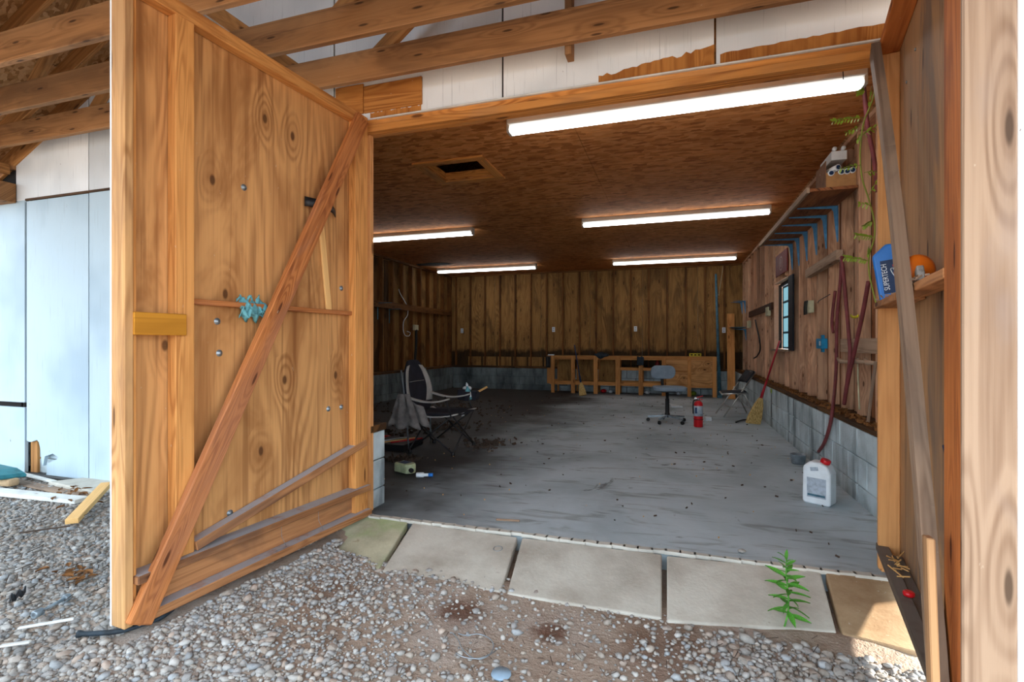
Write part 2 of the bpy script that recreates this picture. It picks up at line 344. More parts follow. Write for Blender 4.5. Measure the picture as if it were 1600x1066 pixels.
# ------------------------------------------------------------------ mesh building
class MB:
    def __init__(s): s.v = []; s.f = []; s.uv = []; s.sm = []
    def quad(s, pts, uvs=None, smooth=False):
        i = len(s.v); s.v += [V(p) for p in pts]; s.f.append(list(range(i, i + len(pts))))
        if uvs is None: uvs = [(p[0], p[1]) for p in pts]
        s.uv.append(uvs); s.sm.append(smooth)
    def beam(s, p0, p1, w, t, up=(0, 0, 1), seed=None, taper=1.0):
        """board from p0 to p1; w = size along 'up' (made square to the axis), t = the other size"""
        p0 = V(p0); p1 = V(p1); a = p1 - p0; L = a.length; a.normalize()
        u = V(up); u = (u - a * u.dot(a))
        if u.length < 1e-5: u = V((1, 0, 0)) - a * a.x
        u.normalize(); q = a.cross(u)
        o = random.random() * 40 if seed is None else seed; o2 = random.random() * 40
        i = len(s.v); c = []
        for e, P in enumerate((p0, p1)):
            k = 1 if e == 0 else taper
            for (x, y) in ((-1, -1), (1, -1), (1, 1), (-1, 1)): c.append(P + u * (x * w * k / 2) + q * (y * t * k / 2))
        s.v += c
        per = [0, w, w + t, 2 * w + t, 2 * (w + t)]
        for k in range(4):
            k2 = (k + 1) % 4
            s.f.append([i + k, i + k2, i + 4 + k2, i + 4 + k]); s.sm.append(False)
            s.uv.append([(o, o2 + per[k]), (o, o2 + per[k + 1]), (o + L, o2 + per[k + 1]), (o + L, o2 + per[k])])
        s.f.append([i + 3, i + 2, i + 1, i]); s.sm.append(False); s.uv.append([(o, o2 + t), (o, o2 + t + w), (o, o2 + w), (o, o2)])
        s.f.append([i + 4, i + 5, i + 6, i + 7]); s.sm.append(False); s.uv.append([(o, o2), (o, o2 + w), (o, o2 + w + t), (o, o2 + t)])
        return s
    def box(s, lo, hi, axis=2):
        lo = V(lo); hi = V(hi); c = (lo + hi) / 2; d = hi - lo
        if axis == 2: return s.beam((c.x, c.y, lo.z), (c.x, c.y, hi.z), d.x, d.y, up=(1, 0, 0))
        if axis == 0: return s.beam((lo.x, c.y, c.z), (hi.x, c.y, c.z), d.z, d.y, up=(0, 0, 1))
        return s.beam((c.x, lo.y, c.z), (c.x, hi.y, c.z), d.z, d.x, up=(0, 0, 1))
    def prism(s, poly, o, ex, ey, th):
        """polygon in the (ex,ey) frame at o, extruded by th along ex x ey"""
        o = V(o); ex = V(ex).normalized(); ey = V(ey).normalized(); n = ex.cross(ey)
        r1 = random.random() * 20; P = [o + ex * a + ey * b for a, b in poly]; Q = [p + n * th for p in P]; k = len(P); i = len(s.v)
        s.v += P + Q
        s.f.append([i + k + j for j in range(k)]); s.uv.append([(b + r1, a) for a, b in poly]); s.sm.append(False)
        s.f.append([i + j for j in range(k)][::-1]); s.uv.append([(b + r1, a) for a, b in poly][::-1]); s.sm.append(False)
        for j in range(k):
            j2 = (j + 1) % k; s.f.append([i + j, i + j2, i + k + j2, i + k + j]); s.sm.append(False)
            s.uv.append([(poly[j][1] + r1, poly[j][0]), (poly[j2][1] + r1, poly[j2][0]), (poly[j2][1] + r1, poly[j2][0] + th), (poly[j][1] + r1, poly[j][0] + th)])
        return s
    def tube(s, path, r, n=8, caps=True, flat=1.0):
        path = [V(p) for p in path]; rs = r if isinstance(r, (list, tuple)) else [r] * len(path)
        i0 = len(s.v); prev = None
        for k, p in enumerate(path):
            a = (path[min(k + 1, len(path) - 1)] - path[max(k - 1, 0)]).normalized()
            if prev is None:
                u = V((0, 0, 1)) if abs(a.z) < .9 else V((1, 0, 0))
            else: u = prev
            u = (u - a * u.dot(a)).normalized(); prev = u; w = a.cross(u)
            for j in range(n):
                t = 2 * math.pi * j / n; s.v.append(p + u * (math.cos(t) * rs[k] * flat) + w * (math.sin(t) * rs[k]))
        for k in range(len(path) - 1):
            for j in range(n):
                j2 = (j + 1) % n; a = i0 + k * n
                s.f.append([a + j, a + j2, a + n + j2, a + n + j]); s.sm.append(True)
                s.uv.append([(k * .1, j * .02), (k * .1, (j + 1) * .02), (k * .1 + .1, (j + 1) * .02), (k * .1 + .1, j * .02)])
        if caps:
            for a, rev in ((i0, True), (i0 + (len(path) - 1) * n, False)):
                idx = [a + j for j in range(n)]; s.f.append(idx[::-1] if rev else idx); s.sm.append(False); s.uv.append([(0, 0)] * n)
        return s
    def lathe(s, prof, o=(0, 0, 0), axis=(0, 0, 1), n=20):
        """profile of (radius, height) turned round 'axis' at o"""
        ax = V(axis).normalized(); u = V((1, 0, 0)) if abs(ax.x) < .9 else V((0, 1, 0)); u = (u - ax * u.dot(ax)).normalized(); w = ax.cross(u); o = V(o); i0 = len(s.v)
        for r, h in prof:
            for j in range(n):
                t = 2 * math.pi * j / n; s.v.append(o + ax * h + u * (math.cos(t) * max(r, 1e-4)) + w * (math.sin(t) * max(r, 1e-4)))
        for k in range(len(prof) - 1):
            for j in range(n):
                j2 = (j + 1) % n; a = i0 + k * n; s.f.append([a + j, a + j2, a + n + j2, a + n + j]); s.sm.append(True); s.uv.append([(0, 0)] * 4)
        for a, rev in ((i0, True), (i0 + (len(prof) - 1) * n, False)):
            idx = [a + j for j in range(n)]; s.f.append(idx[::-1] if rev else idx); s.sm.append(False); s.uv.append([(0, 0)] * n)
        return s
    def surf(s, fn, nu, nv, closed=False):
        i0 = len(s.v)
        for i in range(nu + 1):
            for j in range(nv + 1): s.v.append(V(fn(i / nu, j / nv)))
        for i in range(nu):
            for j in range(nv):
                a = i0 + i * (nv + 1) + j; s.f.append([a, a + 1, a + nv + 2, a + nv + 1]); s.sm.append(True)
                s.uv.append([(i / nu, j / nv), (i / nu, (j + 1) / nv), ((i + 1) / nu, (j + 1) / nv), ((i + 1) / nu, j / nv)])
        return s
    def xf(s, m):
        s.v = [m @ p for p in s.v]; return s
    def mesh(s, name, mat, bev=0, seg=1):
        me = bpy.data.meshes.new(name); me.from_pydata([tuple(p) for p in s.v], [], s.f)
        ul = me.uv_layers.new(name='UVMap'); flat_ = [c for f in s.uv for p in f for c in p]; ul.data.foreach_set('uv', flat_)
        me.polygons.foreach_set('use_smooth', s.sm)
        if bev:
            b = bmesh.new(); b.from_mesh(me); bmesh.ops.remove_doubles(b, verts=b.verts, dist=1e-6)
            ed = [e for e in b.edges if len(e.link_faces) == 2 and e.calc_face_angle(0) > .6]
            bmesh.ops.bevel(b, geom=ed, offset=bev, segments=seg, affect='EDGES', profile=.5); b.to_mesh(me); b.free()
        me.materials.append(M[mat]); me.update(); return me
    def build(s, name, mat, parent=None, bev=0, seg=1, solid=0, sub=0, **tags):
        me = s.mesh(name, mat, bev, seg); return link(name, me, parent, solid, sub, **tags)

INV = {}
def link(name, me, parent=None, solid=0, sub=0, **tags):
    o = bpy.data.objects.new(name, me); COL.objects.link(o)
    if parent is not None:
        o.parent = parent
        iv = INV.get(parent.name)
        if iv is not None: INV[o.name] = iv
        if iv is not None and not me.get('loc'):
            me.transform(iv); me['loc'] = 1
    if solid: md = o.modifiers.new('thickness', 'SOLIDIFY'); md.thickness = solid; md.offset = 0
    if sub: md = o.modifiers.new('smooth', 'SUBSURF'); md.levels = sub; md.render_levels = sub
    for k, v in tags.items(): o[k] = v
    return o
def root(name, label=None, cat=None, group=None, kind=None, loc=(0, 0, 0), rot=0, world=True):
    """an Empty at a thing's base; world=True: its parts are given in world coordinates"""
    o = bpy.data.objects.new(name, None); COL.objects.link(o); o.location = loc; o.rotation_euler = (0, 0, rot); o.empty_display_size = .1
    if label: o['label'] = label
    if cat: o['category'] = cat
    if group: o['group'] = group
    if kind: o['kind'] = kind
    if world: INV[o.name] = (Matrix.Translation(V(loc)) @ Matrix.Rotation(rot, 4, 'Z')).inverted()
    return o
def copy_tree(o, parent=None):
    c = o.copy(); COL.objects.link(c)
    if parent is not None: c.parent = parent
    for ch in list(o.children): copy_tree(ch, c)
    return c
def bm1(p0, p1, w, t, up=(0, 0, 1)): return MB().beam(p0, p1, w, t, up)
def board(name, p0, p1, w, t, mat, parent=None, up=(0, 0, 1), bev=.003, **k):
    return bm1(p0, p1, w, t, up).build(name, mat, parent, bev=bev, **k)
def boxo(name, lo, hi, mat, parent=None, axis=2, bev=.002, **k):
    return MB().box(lo, hi, axis).build(name, mat, parent, bev=bev, **k)
def smooth_path(pts, n=6):
    pts = [V(p) for p in pts]; out = []
    for i in range(len(pts) - 1):
        p0 = pts[max(i - 1, 0)]; p1 = pts[i]; p2 = pts[i + 1]; p3 = pts[min(i + 2, len(pts) - 1)]
        for k in range(n):
            t = k / n
            out.append(.5 * ((2 * p1) + (p2 - p0) * t + (2 * p0 - 5 * p1 + 4 * p2 - p3) * t * t + (3 * p1 - p0 - 3 * p2 + p3) * t ** 3))
    return out + [pts[-1]]
def text_mesh(body, size, mat, depth=.0006):
    c = bpy.data.curves.new('lettering', 'FONT'); c.body = body; c.size = size; c.extrude = depth; c.align_x = 'CENTER'; c.align_y = 'CENTER'
    o = bpy.data.objects.new('tmp', c); COL.objects.link(o); bpy.context.view_layer.update()
    me = bpy.data.meshes.new_from_object(o.evaluated_get(bpy.context.evaluated_depsgraph_get()))
    bpy.data.objects.remove(o); me.materials.clear(); me.materials.append(M[mat]); return me
# ================================================================== THE SETTING
XL, XR, YF, YB, ZC = -5.60, 1.42, 2.95, 12.12, 2.91      # stud faces, front wall plane, ceiling
BX0, BX1, BYB, BZ = -5.45, 1.26, 11.95, .53              # faces and top of the block footing
def ground_z(x, y):
    z = -.095 + .06 * min(1, max(0, (-x - 1.5) / .5))
    z += .02 * noise.noise(V((x * 1.3, y * 1.3, 0))) + .008 * noise.noise(V((x * 7, y * 7, 3)))
    if y > 2.5 and x > -1.9: z = min(z, -.11)
    return z
# garage slab
fl = root('floor', 'worn grey concrete garage floor with brown grime along its left side', 'floor', kind='structure')
boxo('concrete_slab', (-5.9, 2.93, -.14), (1.75, 12.4, 0), 'floor', fl, axis=0, bev=.012)

# ground outside
g = MB(); xs = np.concatenate([np.linspace(-60, -9, 6), np.linspace(-8.7, 4.2, 216), np.linspace(6, 50, 6)]); ys = np.concatenate([np.linspace(-50, -2.2, 8), np.linspace(-2, 2.96, 84)])
for y in ys:
    for x in xs: g.v.append(V((x, y, ground_z(x, y))))
nx = len(xs)
for j in range(len(ys) - 1):
    for i in range(nx - 1):
        a = j * nx + i; g.f.append([a, a + 1, a + nx + 1, a + nx]); g.sm.append(True); g.uv.append([(0, 0)] * 4)
gr = root('ground', 'brown soil and scattered gravel in front of the garage', 'ground', kind='structure')
g.build('soil', 'soil', gr)
far = MB()
for q in (((-60, 2.96), (-5.9, 2.96), (-5.9, 60), (-60, 60)), ((1.75, 2.96), (50, 2.96), (50, 60), (1.75, 60)), ((-5.9, 12.4), (1.75, 12.4), (1.75, 60), (-5.9, 60))):
    far.quad([(x, y, -.12) for x, y in q])
far.build('soil', 'soil', gr)

# ramp of five paving slabs
rp = root('ramp', 'row of five concrete paving slabs sloping down from the garage floor', 'ramp', kind='structure')
def front(u, v): return PZ(u, v, -.085)
slabs = [((492, 862), (592, 889), (637, 816), (575, 806), 'slab_moss', 'moss-tinged grey paving slab at the left end'),
         ((597, 892), (782, 925), (808, 839), (645, 817), 'slab', None), ((792, 927), (1034, 966), (1034, 866), (816, 840), 'slab', None),
         ((1042, 970), (1307, 987), (1282, 893), (1042, 868), 'slab', None), ((1316, 990), (1440, 1022), (1392, 902), (1290, 895), 'slab_brown', 'brown-stained paving slab at the right end')]
for a, b, c, d, mt, lb in slabs:
    P = [front(*a), front(*b), PZ(*c, -.004), PZ(*d, -.004)]
    if mt == 'slab_moss': P[0] = P[0] + V((-.22, .02, .0)); P[3] = P[3] + V((-.25, 0, 0))
    m_ = MB(); q = [p - V((0, 0, .055)) for p in P]
    uvq = [(0, 0)] * 4
    m_.v += q + P; m_.f += [[3, 2, 1, 0], [4, 5, 6, 7]] + [[i, (i + 1) % 4, 4 + (i + 1) % 4, 4 + i] for i in range(4)]; m_.uv += [uvq] * 6; m_.sm += [False] * 6
    o = m_.build('paving_slab', mt, rp, bev=.008, seg=2)
    if lb: o['label'] = lb

e0 = PZ(572, 803, 0); m_ = MB(); rnd = random.Random(6); xs_ = [(-2.0 + .075 * i) for i in range(46)]
for i in range(45): m_.beam((xs_[i], 2.915 + rnd.uniform(-.008, .008), -.004), (xs_[i + 1] + .01, 2.915 + rnd.uniform(-.008, .008), -.004), .02, rnd.uniform(.02, .045))
m_.build('edge_mortar', 'pale_mortar', rp, bev=0)
# ceiling with its hatch hole
ce = root('ceiling', 'brown strand board ceiling of the garage with an open hatch', 'ceiling', kind='structure')
hx0, hx1, hy0, hy1 = -2.36, -1.80, 4.50, 5.0
cx = [XL - .1, -3.2, hx0, hx1, -.78, XR + .1]
for (x0, x1) in ((XL - .12, -3.2), (-3.197, -.78), (-.777, XR + .12)):
    for (y0, y1) in ((3.05, 4.22), (4.223, 6.65), (6.653, 9.08), (9.083, 12.3)):
        if x0 < hx0 < x1 and y0 < hy0 < y1:
            for lo, hi in (((x0, y0), (hx0, y1)), ((hx1, y0), (x1, y1)), ((hx0, y0), (hx1, hy0)), ((hx0, hy1), (hx1, y1))):
                boxo('panel', (*lo, ZC), (*hi, ZC + .012), 'osb', ce, axis=0, bev=0)
        else: boxo('panel', (x0, y0, ZC), (x1, y1, ZC + .012), 'osb', ce, axis=0, bev=.001)
ht = root('attic_hatch', 'open square attic hatch with a nailed wooden frame in the ceiling', 'hatch', loc=(-2.08, 4.75, ZC))
for lo, hi, ax in (((hx0 - .09, hy0 - .09), (hx1 + .09, hy0), 0), ((hx0 - .09, hy1), (hx1 + .09, hy1 + .09), 0), ((hx0 - .09, hy0), (hx0, hy1), 1), ((hx1, hy0), (hx1 + .09, hy1), 1)):
    boxo('frame_board', (*lo, ZC - .02), (*hi, ZC - .001), 'header', ht, axis=ax)
for lo, hi, ax in (((hx0 - .02, hy0 - .03), (hx1 + .02, hy0 - .001), 0), ((hx0 - .02, hy1 + .001), (hx1 + .02, hy1 + .03), 0), ((hx0 - .03, hy0), (hx0 - .001, hy1), 1), ((hx1 + .001, hy0), (hx1 + .03, hy1), 1)):
    boxo('side_board', (*lo, ZC + .013), (*hi, ZC + .085), 'header', ht, axis=ax)
boxo('attic_rafter', (hx0 - .2, 4.70, ZC + .3), (hx1 + .2, 4.74, ZC + .44), 'rafter', ht, axis=0)

# ---- back wall
wb = root('wall_back', 'dark brown plywood and stud back wall above whitewashed blocks', 'wall', kind='structure')
x = XL
while x < XR + .2:
    boxo('panel', (x + .002, YB + .05, BZ), (min(x + 1.218, XR + .2), YB + .062, ZC), 'back_ply', wb)
    x += 1.22
x = XL + .14
while x < XR - .02:
    boxo('stud', (x, YB, BZ + .04), (x + .038, YB + .05, ZC - .04), 'wall_stud', wb); x += .406
boxo('top_plate', (XL - .1, YB - .005, ZC - .04), (XR + .1, YB + .06, ZC - .002), 'wall_stud', wb, axis=0)
boxo('sill_plate', (BX0, BYB, BZ), (BX1 + .1, YB + .05, BZ + .04), 'plate', wb, axis=0)
x = XL + .5
while x < -2.6:
    boxo('lower_board', (x, YB + .03, BZ + .041), (x + .36, YB + .049, .80), 'wall_ply', wb); x += .406
def block_row(parent, p0, p1, courses, face_n, mat='block', start=0.0, mats=None, L=.40, T=.19):
    """whitewashed blocks laid from p0 to p1 (face line), bodies behind the face"""
    p0 = V(p0); p1 = V(p1); d = (p1 - p0); tot = d.length; d.normalize(); n = V(face_n)
    for k, (z0, z1) in enumerate(courses):
        s = -(L / 2) * (k % 2) - start
        while s < tot:
            a = max(s, 0) + .004; b = min(s + L, tot) - .004
            if b - a > .04:
                A = p0 + d * a - n * (T / 2); B_ = p0 + d * b - n * (T / 2); zc = (z0 + z1) / 2
                mt = mats((p0 + d * (a + b) / 2), k) if mats else mat
                board('concrete_block', (A.x, A.y, zc), (B_.x, B_.y, zc), (z1 - z0) - .007, T, mt, parent, bev=.006)
            s += L
CR = ((-.06, .125), (.125, .328), (.328, BZ))
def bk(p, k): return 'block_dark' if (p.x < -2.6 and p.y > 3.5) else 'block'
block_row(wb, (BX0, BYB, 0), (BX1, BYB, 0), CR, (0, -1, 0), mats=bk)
boxo('mortar', (BX0, BYB + .012, -.05), (BX1, BYB + .17, BZ - .004), 'block_dark', wb, axis=0, bev=0)
boxo('outer_sheathing', (-5.75, YB + .10, -.1), (XR + .12, YB + .112, ZC + .02), 'white', wb, axis=0, bev=0)
boxo('corner_stud', (XL - .09, YB - .01, BZ + .04), (XL + .03, YB + .06, ZC - .03), 'wall_stud', wb)
# ---- left wall
wl = root('wall_left', 'dark stained stud and plywood left wall above grimy blocks', 'wall', kind='structure')
y = 3.1
while y < YB:
    boxo('panel', (XL - .10, y + .002, BZ), (XL - .088, min(y + 1.218, YB + .05), ZC), 'wall_ply', wl); y += 1.22
y = 3.2
while y < YB - .05:
    boxo('stud', (XL - .088, y, BZ + .04), (XL, y + .038, ZC - .04), 'wall_stud', wl); y += .406
boxo('top_plate', (XL - .09, 3.1, ZC - .04), (XL + .004, YB, ZC - .002), 'wall_stud', wl, axis=1)
boxo('sill_plate', (XL - .1, 3.1, BZ), (BX0, YB, BZ + .04), 'plate', wl, axis=1)
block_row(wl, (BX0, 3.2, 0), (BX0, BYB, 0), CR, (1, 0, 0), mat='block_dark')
boxo('mortar', (BX0 - .17, 3.2, -.05), (BX0 - .012, BYB, BZ - .004), 'block_dark', wl, axis=1, bev=0)
boxo('rail', (XL, 8.2, 1.86), (XL + .03, YB, 1.99), 'wall_stud', wl, axis=1)
boxo('outer_sheathing', (-5.76, 3.0, -.1), (-5.748, YB + .112, ZC + .02), 'white', wl, axis=1, bev=0)
for (a_, b_) in ((8.25, 8.55), (8.66, 8.95), (9.08, 9.25)): boxo('stained_panel', (XL - .087, a_, BZ + .04), (XL - .078, b_, ZC - .05), 'plate', wl)
# ---- right wall
wr = root('wall_right', 'reddish rough stud right wall above a whitewashed block ledge', 'wall', kind='structure')
WY0, WY1, WZ0, WZ1 = 7.36, 8.34, 1.06, 2.03
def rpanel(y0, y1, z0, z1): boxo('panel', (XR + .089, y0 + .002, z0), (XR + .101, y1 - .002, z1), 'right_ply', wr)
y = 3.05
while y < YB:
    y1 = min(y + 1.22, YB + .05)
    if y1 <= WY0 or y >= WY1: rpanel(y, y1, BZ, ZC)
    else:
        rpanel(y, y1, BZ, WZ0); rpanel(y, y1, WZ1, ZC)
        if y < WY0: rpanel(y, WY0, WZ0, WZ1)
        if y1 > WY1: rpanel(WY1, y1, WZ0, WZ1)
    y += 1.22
y = 3.14; k = 0
while y < YB - .03:
    w_ = .038 if k % 2 == 0 else .045
    if WY0 - .03 < y < WY1:
        boxo('stud', (XR, y, BZ + .03), (XR + .088, y + w_, WZ0 - .03), 'right_stud', wr); boxo('stud', (XR, y, WZ1 + .03), (XR + .088, y + w_, ZC - .04), 'right_stud', wr)
    else: boxo('stud', (XR, y, BZ + .03), (XR + .088, y + w_, ZC - .04), 'right_stud', wr)
    # siding strips nailed between the studs
    for q in (.13, .25):
        yy = y + q
        if yy + .09 < YB and not (WY0 - .1 < yy < WY1):
            boxo('siding_strip', (XR + (.05 if q < .2 else .066), yy, BZ + .03), (XR + .088, yy + .075, ZC - .04), 'strip_mid' if (k + int(q * 10)) % 3 else 'right_stud', wr)
    y += .406; k += 1
for yy in (WY0 - .04, WY1): boxo('stud', (XR, yy, BZ + .03), (XR + .088, yy + .04, ZC - .04), 'right_stud', wr)
boxo('top_plate', (XR - .004, 3.05, ZC - .045), (XR + .09, YB, ZC - .002), 'right_stud', wr, axis=1)
boxo('sill_plate', (BX1 + .0, 3.1, BZ), (XR + .1, YB, BZ + .03), 'plate', wr, axis=1, bev=.004)
block_row(wr, (BX1, 3.06, 0), (BX1, BYB, 0), CR, (-1, 0, 0))
boxo('mortar', (BX1 + .012, 3.06, -.05), (BX1 + .18, BYB, BZ - .004), 'block', wr, axis=1, bev=0)
boxo('outer_panel', (XR + .105, 2.97, -.12), (XR + .118, 12.3, WZ0), 'white', wr, axis=1, bev=0)
boxo('outer_panel', (XR + .105, 2.97, WZ1), (XR + .118, 12.3, ZC), 'white', wr, axis=1, bev=0)
boxo('outer_panel', (XR + .105, 2.97, WZ0), (XR + .118, WY0, WZ1), 'white', wr, axis=1, bev=0)
boxo('outer_panel', (XR + .105, WY1, WZ0), (XR + .118, 12.3, WZ1), 'white', wr, axis=1, bev=0)
# debris on the ledge
# ---- window
wn = root('window_1', 'small eight-pane window with a pale reveal and dark trim in the right wall', 'window', kind='structure', loc=(XR, 7.85, WZ0))
for lo, hi, ax, mt in (((XR - .01, WY1 - .02, WZ0), (XR + .10, WY1 - .001, WZ1), 2, 'jambpale'), ((XR - .01, WY0 + .001, WZ0), (XR + .10, WY0 + .02, WZ1), 2, 'jambpale'),
                   ((XR - .01, WY0 + .02, WZ1 - .02), (XR + .10, WY1 - .02, WZ1), 1, 'jambpale'), ((XR - .05, WY0 - .02, WZ0 - .025), (XR + .10, WY1 + .02, WZ0 + .001), 1, 'greystick')):
    boxo('window_frame', lo, hi, mt, wn, axis=ax)
boxo('trim_board', (XR - .022, WY0 - .30, WZ0 - .01), (XR - .002, WY0 - .04, WZ1 - .02), 'darkframe', wn)
boxo('trim_board', (XR + .045, WY1 - .16, WZ0 + .01), (XR + .065, WY1 - .021, WZ1 - .03), 'darkframe', wn)
boxo('trim_board', (XR + .045, WY0 + .021, WZ1 - .07), (XR + .065, WY1 - .17, WZ1 - .021), 'darkframe', wn, axis=1)
ya, yb2, za, zb = WY0 + .03, WY1 - .17, WZ0 + .02, WZ1 - .08
for j in range(3):
    yy = ya + (yb2 - ya) * j / 2
    boxo('mullion', (XR + .07, yy - .016, za), (XR + .088, yy + .016, zb), 'darkframe' if j == 2 else 'pipe', wn)
for i in range(5):
    zz = za + (zb - za) * i / 4
    boxo('muntin', (XR + .07, ya, zz - .014), (XR + .086, yb2, zz + .014), 'pipe', wn, axis=1)
for j in range(2):
    for i in range(4):
        y0 = ya + (yb2 - ya) * j / 2; z0 = za + (zb - za) * i / 4
        boxo('pane', (XR + .077, y0 + .014, z0 + .012), (XR + .080, y0 + (yb2 - ya) / 2 - .014, z0 + (zb - za) / 4 - .012), 'pane', wn, bev=0)

# ---- front wall
wf = root('wall_front', 'white painted plywood front wall and gable over the wide door opening', 'wall', kind='structure')
OX0, OX1, HZ = -1.97, .985, 2.57
SL = .5; EX, EZ = -5.65, 2.72; RX = -2.1
def roofz(x): return EZ + SL * ((x - EX) if x < RX else (2 * RX - EX - x))
# header
boxo('header_board', (-2.06, YF - .005, HZ), (1.10, YF + .035, HZ + .045), 'header', wf, axis=0)
boxo('header_board', (-2.06, YF + .005, HZ + .046), (1.10, YF + .035, HZ + .085), 'header', wf, axis=0)
boxo('header_trim', (-1.9, YF - .016, HZ + .078), (1.02, YF + .004, HZ + .087), 'whitewood', wf, axis=0)
boxo('header_board', (-2.06, YF + .06, HZ), (1.10, YF + .098, ZC), 'header', wf, axis=0)
boxo('header_board', (OX0 - .1, YF + .036, HZ), (OX1 + .1, YF + .059, HZ + .14), 'header', wf, axis=0)
# gable panels four feet wide, each cut to the roof slope
xe = [-5.62, -4.68, -3.46, -2.24, -1.01, .21, 1.54]
for i in range(len(xe) - 1):
    a, b = xe[i] + .006, xe[i + 1] - .006; zb_ = 2.655 if a > -2.3 else 2.42
    poly = [(a, zb_), (b, zb_), (b, roofz(b))] + ([(RX, roofz(RX))] if a < RX < b else []) + [(a, roofz(a))]
    MB().prism(poly, (0, YF + .028, 0), (1, 0, 0), (0, 0, 1), .026).build('siding_panel', 'white', wf, bev=0)
    boxo('groove_batten', (b - .006, YF + .014, zb_ + .02), (b + .018, YF + .034, roofz(b) - .02), 'brownleaf' if b > 0 else 'dark', wf, bev=0)
# bare, peeled plywood
def ragged(x0, x1, z0, z1, top_rag=.02, bot_rag=.0, n=26, y=YF + .0005, mt='bare', name='peeled_plywood', par=None, rise=0):
    rnd = random.Random(int(x0 * 1000) + 77); pts = [(x0 + (x1 - x0) * i / n, z0 + rnd.uniform(0, bot_rag)) for i in range(n + 1)]
    pts += [(x1 - (x1 - x0) * i / n, z1 + rise * (1 - i / n) + rnd.uniform(-top_rag, top_rag)) for i in range(n + 1)]
    MB().prism(pts, (0, y, 0), (1, 0, 0), (0, 0, 1), .0025).build(name, mt, par or wf, bev=0)
ragged(-.42, .205, 2.662, 2.70, .012, 0, rise=.06); ragged(.235, 1.0, 2.662, 2.715, .004, 0, rise=.02)
boxo('bare_board', (-2.22, YF - .012, 2.70), (-2.0, YF + .001, 2.90), 'bare', wf, axis=0); boxo('bare_board', (-1.995, YF - .012, 2.70), (-1.56, YF + .001, 2.88), 'bare', wf, axis=0)
ragged(-1.95, -1.57, 2.664, 2.70, .008, 0)
gp = [(-5.62, 2.80), (1.52, 2.80), (1.52, roofz(1.52) + .1), (RX, roofz(RX) + .1), (-5.62, roofz(-5.62) + .1)]
MB().prism(gp, (0, YB + .13, 0), (1, 0, 0), (0, 0, 1), .012).build('back_gable', 'white', wb)
for s_ in (0, 1):
    xa_ = EX - .3 if s_ == 0 else 2 * RX - EX + .3
    board('fly_rafter', (xa_, YF + .005, roofz(xa_) + .08), (RX, YF + .005, roofz(RX) + .08), .15, .04, 'rafter', wf)
boxo('eave_blocking', (-6.0, YF + .0, 2.74), (-5.625, YF + .028, 2.90), 'rafter', wf, axis=0)
# jamb posts
boxo('jamb_post', (OX1 + .005, YF + .035, 0), (OX1 + .125, YF + .075, HZ), 'post', wf)
boxo('jamb_post', (OX0 - .125, YF + .035, 0), (OX0 - .005, YF + .075, HZ), 'post', wf)
boxo('jamb_post', (OX1 + .13, YF + .03, 0), (XR + .12, YF + .10, ZC), 'right_stud', wf)
boxo('end_panel', (OX1 + .10, YF - .002, -.1), (XR + .12, YF + .028, 2.65), 'white', wf)
# left part: studs inside, white panels outside
block_row(wf, (-5.5, 3.19, 0), (-1.985, 3.19, 0), CR, (0, 1, 0))
boxo('sill_plate', (-5.5, 2.99, BZ), (-1.975, 3.19, BZ + .05), 'plate', wf, axis=0)
x = -2.2
while x > -5.5:
    boxo('stud', (x, 2.99, BZ + .05), (x + .038, 3.08, ZC), 'wall_stud', wf); x -= .406
boxo('siding_panel', (-3.455, YF + .002, -.04), (OX0 - .13, YF + .028, 2.41), 'white_sky_tint', wf)
boxo('siding_panel', (-4.675, YF + .002, -.04), (-3.465, YF + .028, 2.41), 'white_sky_tint', wf)
# left-most panel with its rotted corner
zt = 2.405; rnd = random.Random(4)
poly = [(-5.47, zt), (-5.47, .285)] + [(-5.465 + .03 * i + rnd.uniform(-.01, .01), .285 + rnd.uniform(-.015, .02)) for i in range(1, 6)] + [(-5.29, .22), (-5.275, .12), (-5.255, .075), (-5.23, .16), (-5.13, .19), (-5.04, .16), (-5.20, .10), (-5.215, -.03), (-4.685, -.03), (-4.685, zt)]
MB().prism(poly[::-1], (0, YF + .028, 0), (1, 0, 0), (0, 0, 1), .026).build('siding_panel', 'white_sky_tint', wf)
boxo('stud', (-5.47, YF + .03, -.03), (-5.38, YF + .12, 2.4), 'rafter', wf); boxo('stud', (-5.37, YF + .07, -.03), (-5.1, YF + .11, .4), 'wall_stud', wf)
boxo('drip_strip', (-5.47, YF - .012, 2.408), (OX0 - .15, YF + .004, 2.426), 'plate', wf, axis=0)
boxo('corner_board', (-5.62, YF + .006, 2.40), (-5.49, YF + .03, 2.66), 'white_sky_tint', wf)
boxo('eave_batten', (-9.5, YF - .02, 2.70), (-5.62, YF + .03, 2.735), 'joist', wf, axis=0)
boxo('siding_panel', (-9.5, YF + .05, -.1), (-5.82, YF + .07, 3.2), 'white_sky_tint', wf)
boxo('siding_panel', (-9.5, YF + .0, .62), (-5.495, YF + .028, 2.41), 'white_sky_tint', wf)
boxo('siding_panel', (-9.5, YF + .0, -.06), (-5.495, YF + .028, .575), 'white_sky_tint', wf)
boxo('dark_backing', (-9.5, YF + .032, .5), (-5.6, YF + .045, .7), 'dark', wf, bev=0, axis=0); boxo('dark_backing', (-9.4, YF + .01, 2.41), (-5.63, YF + .028, 2.70), 'dark', wf, bev=0, axis=0)
hb = board('header_beam', (-9.4, YF - .07, 2.485), (-5.60, YF - .07, 2.485), .17, .13, 'joist', None, bev=.004)
hb['label'] = 'weathered timber beam end beside the white wall at far left'; hb['category'] = 'beam'

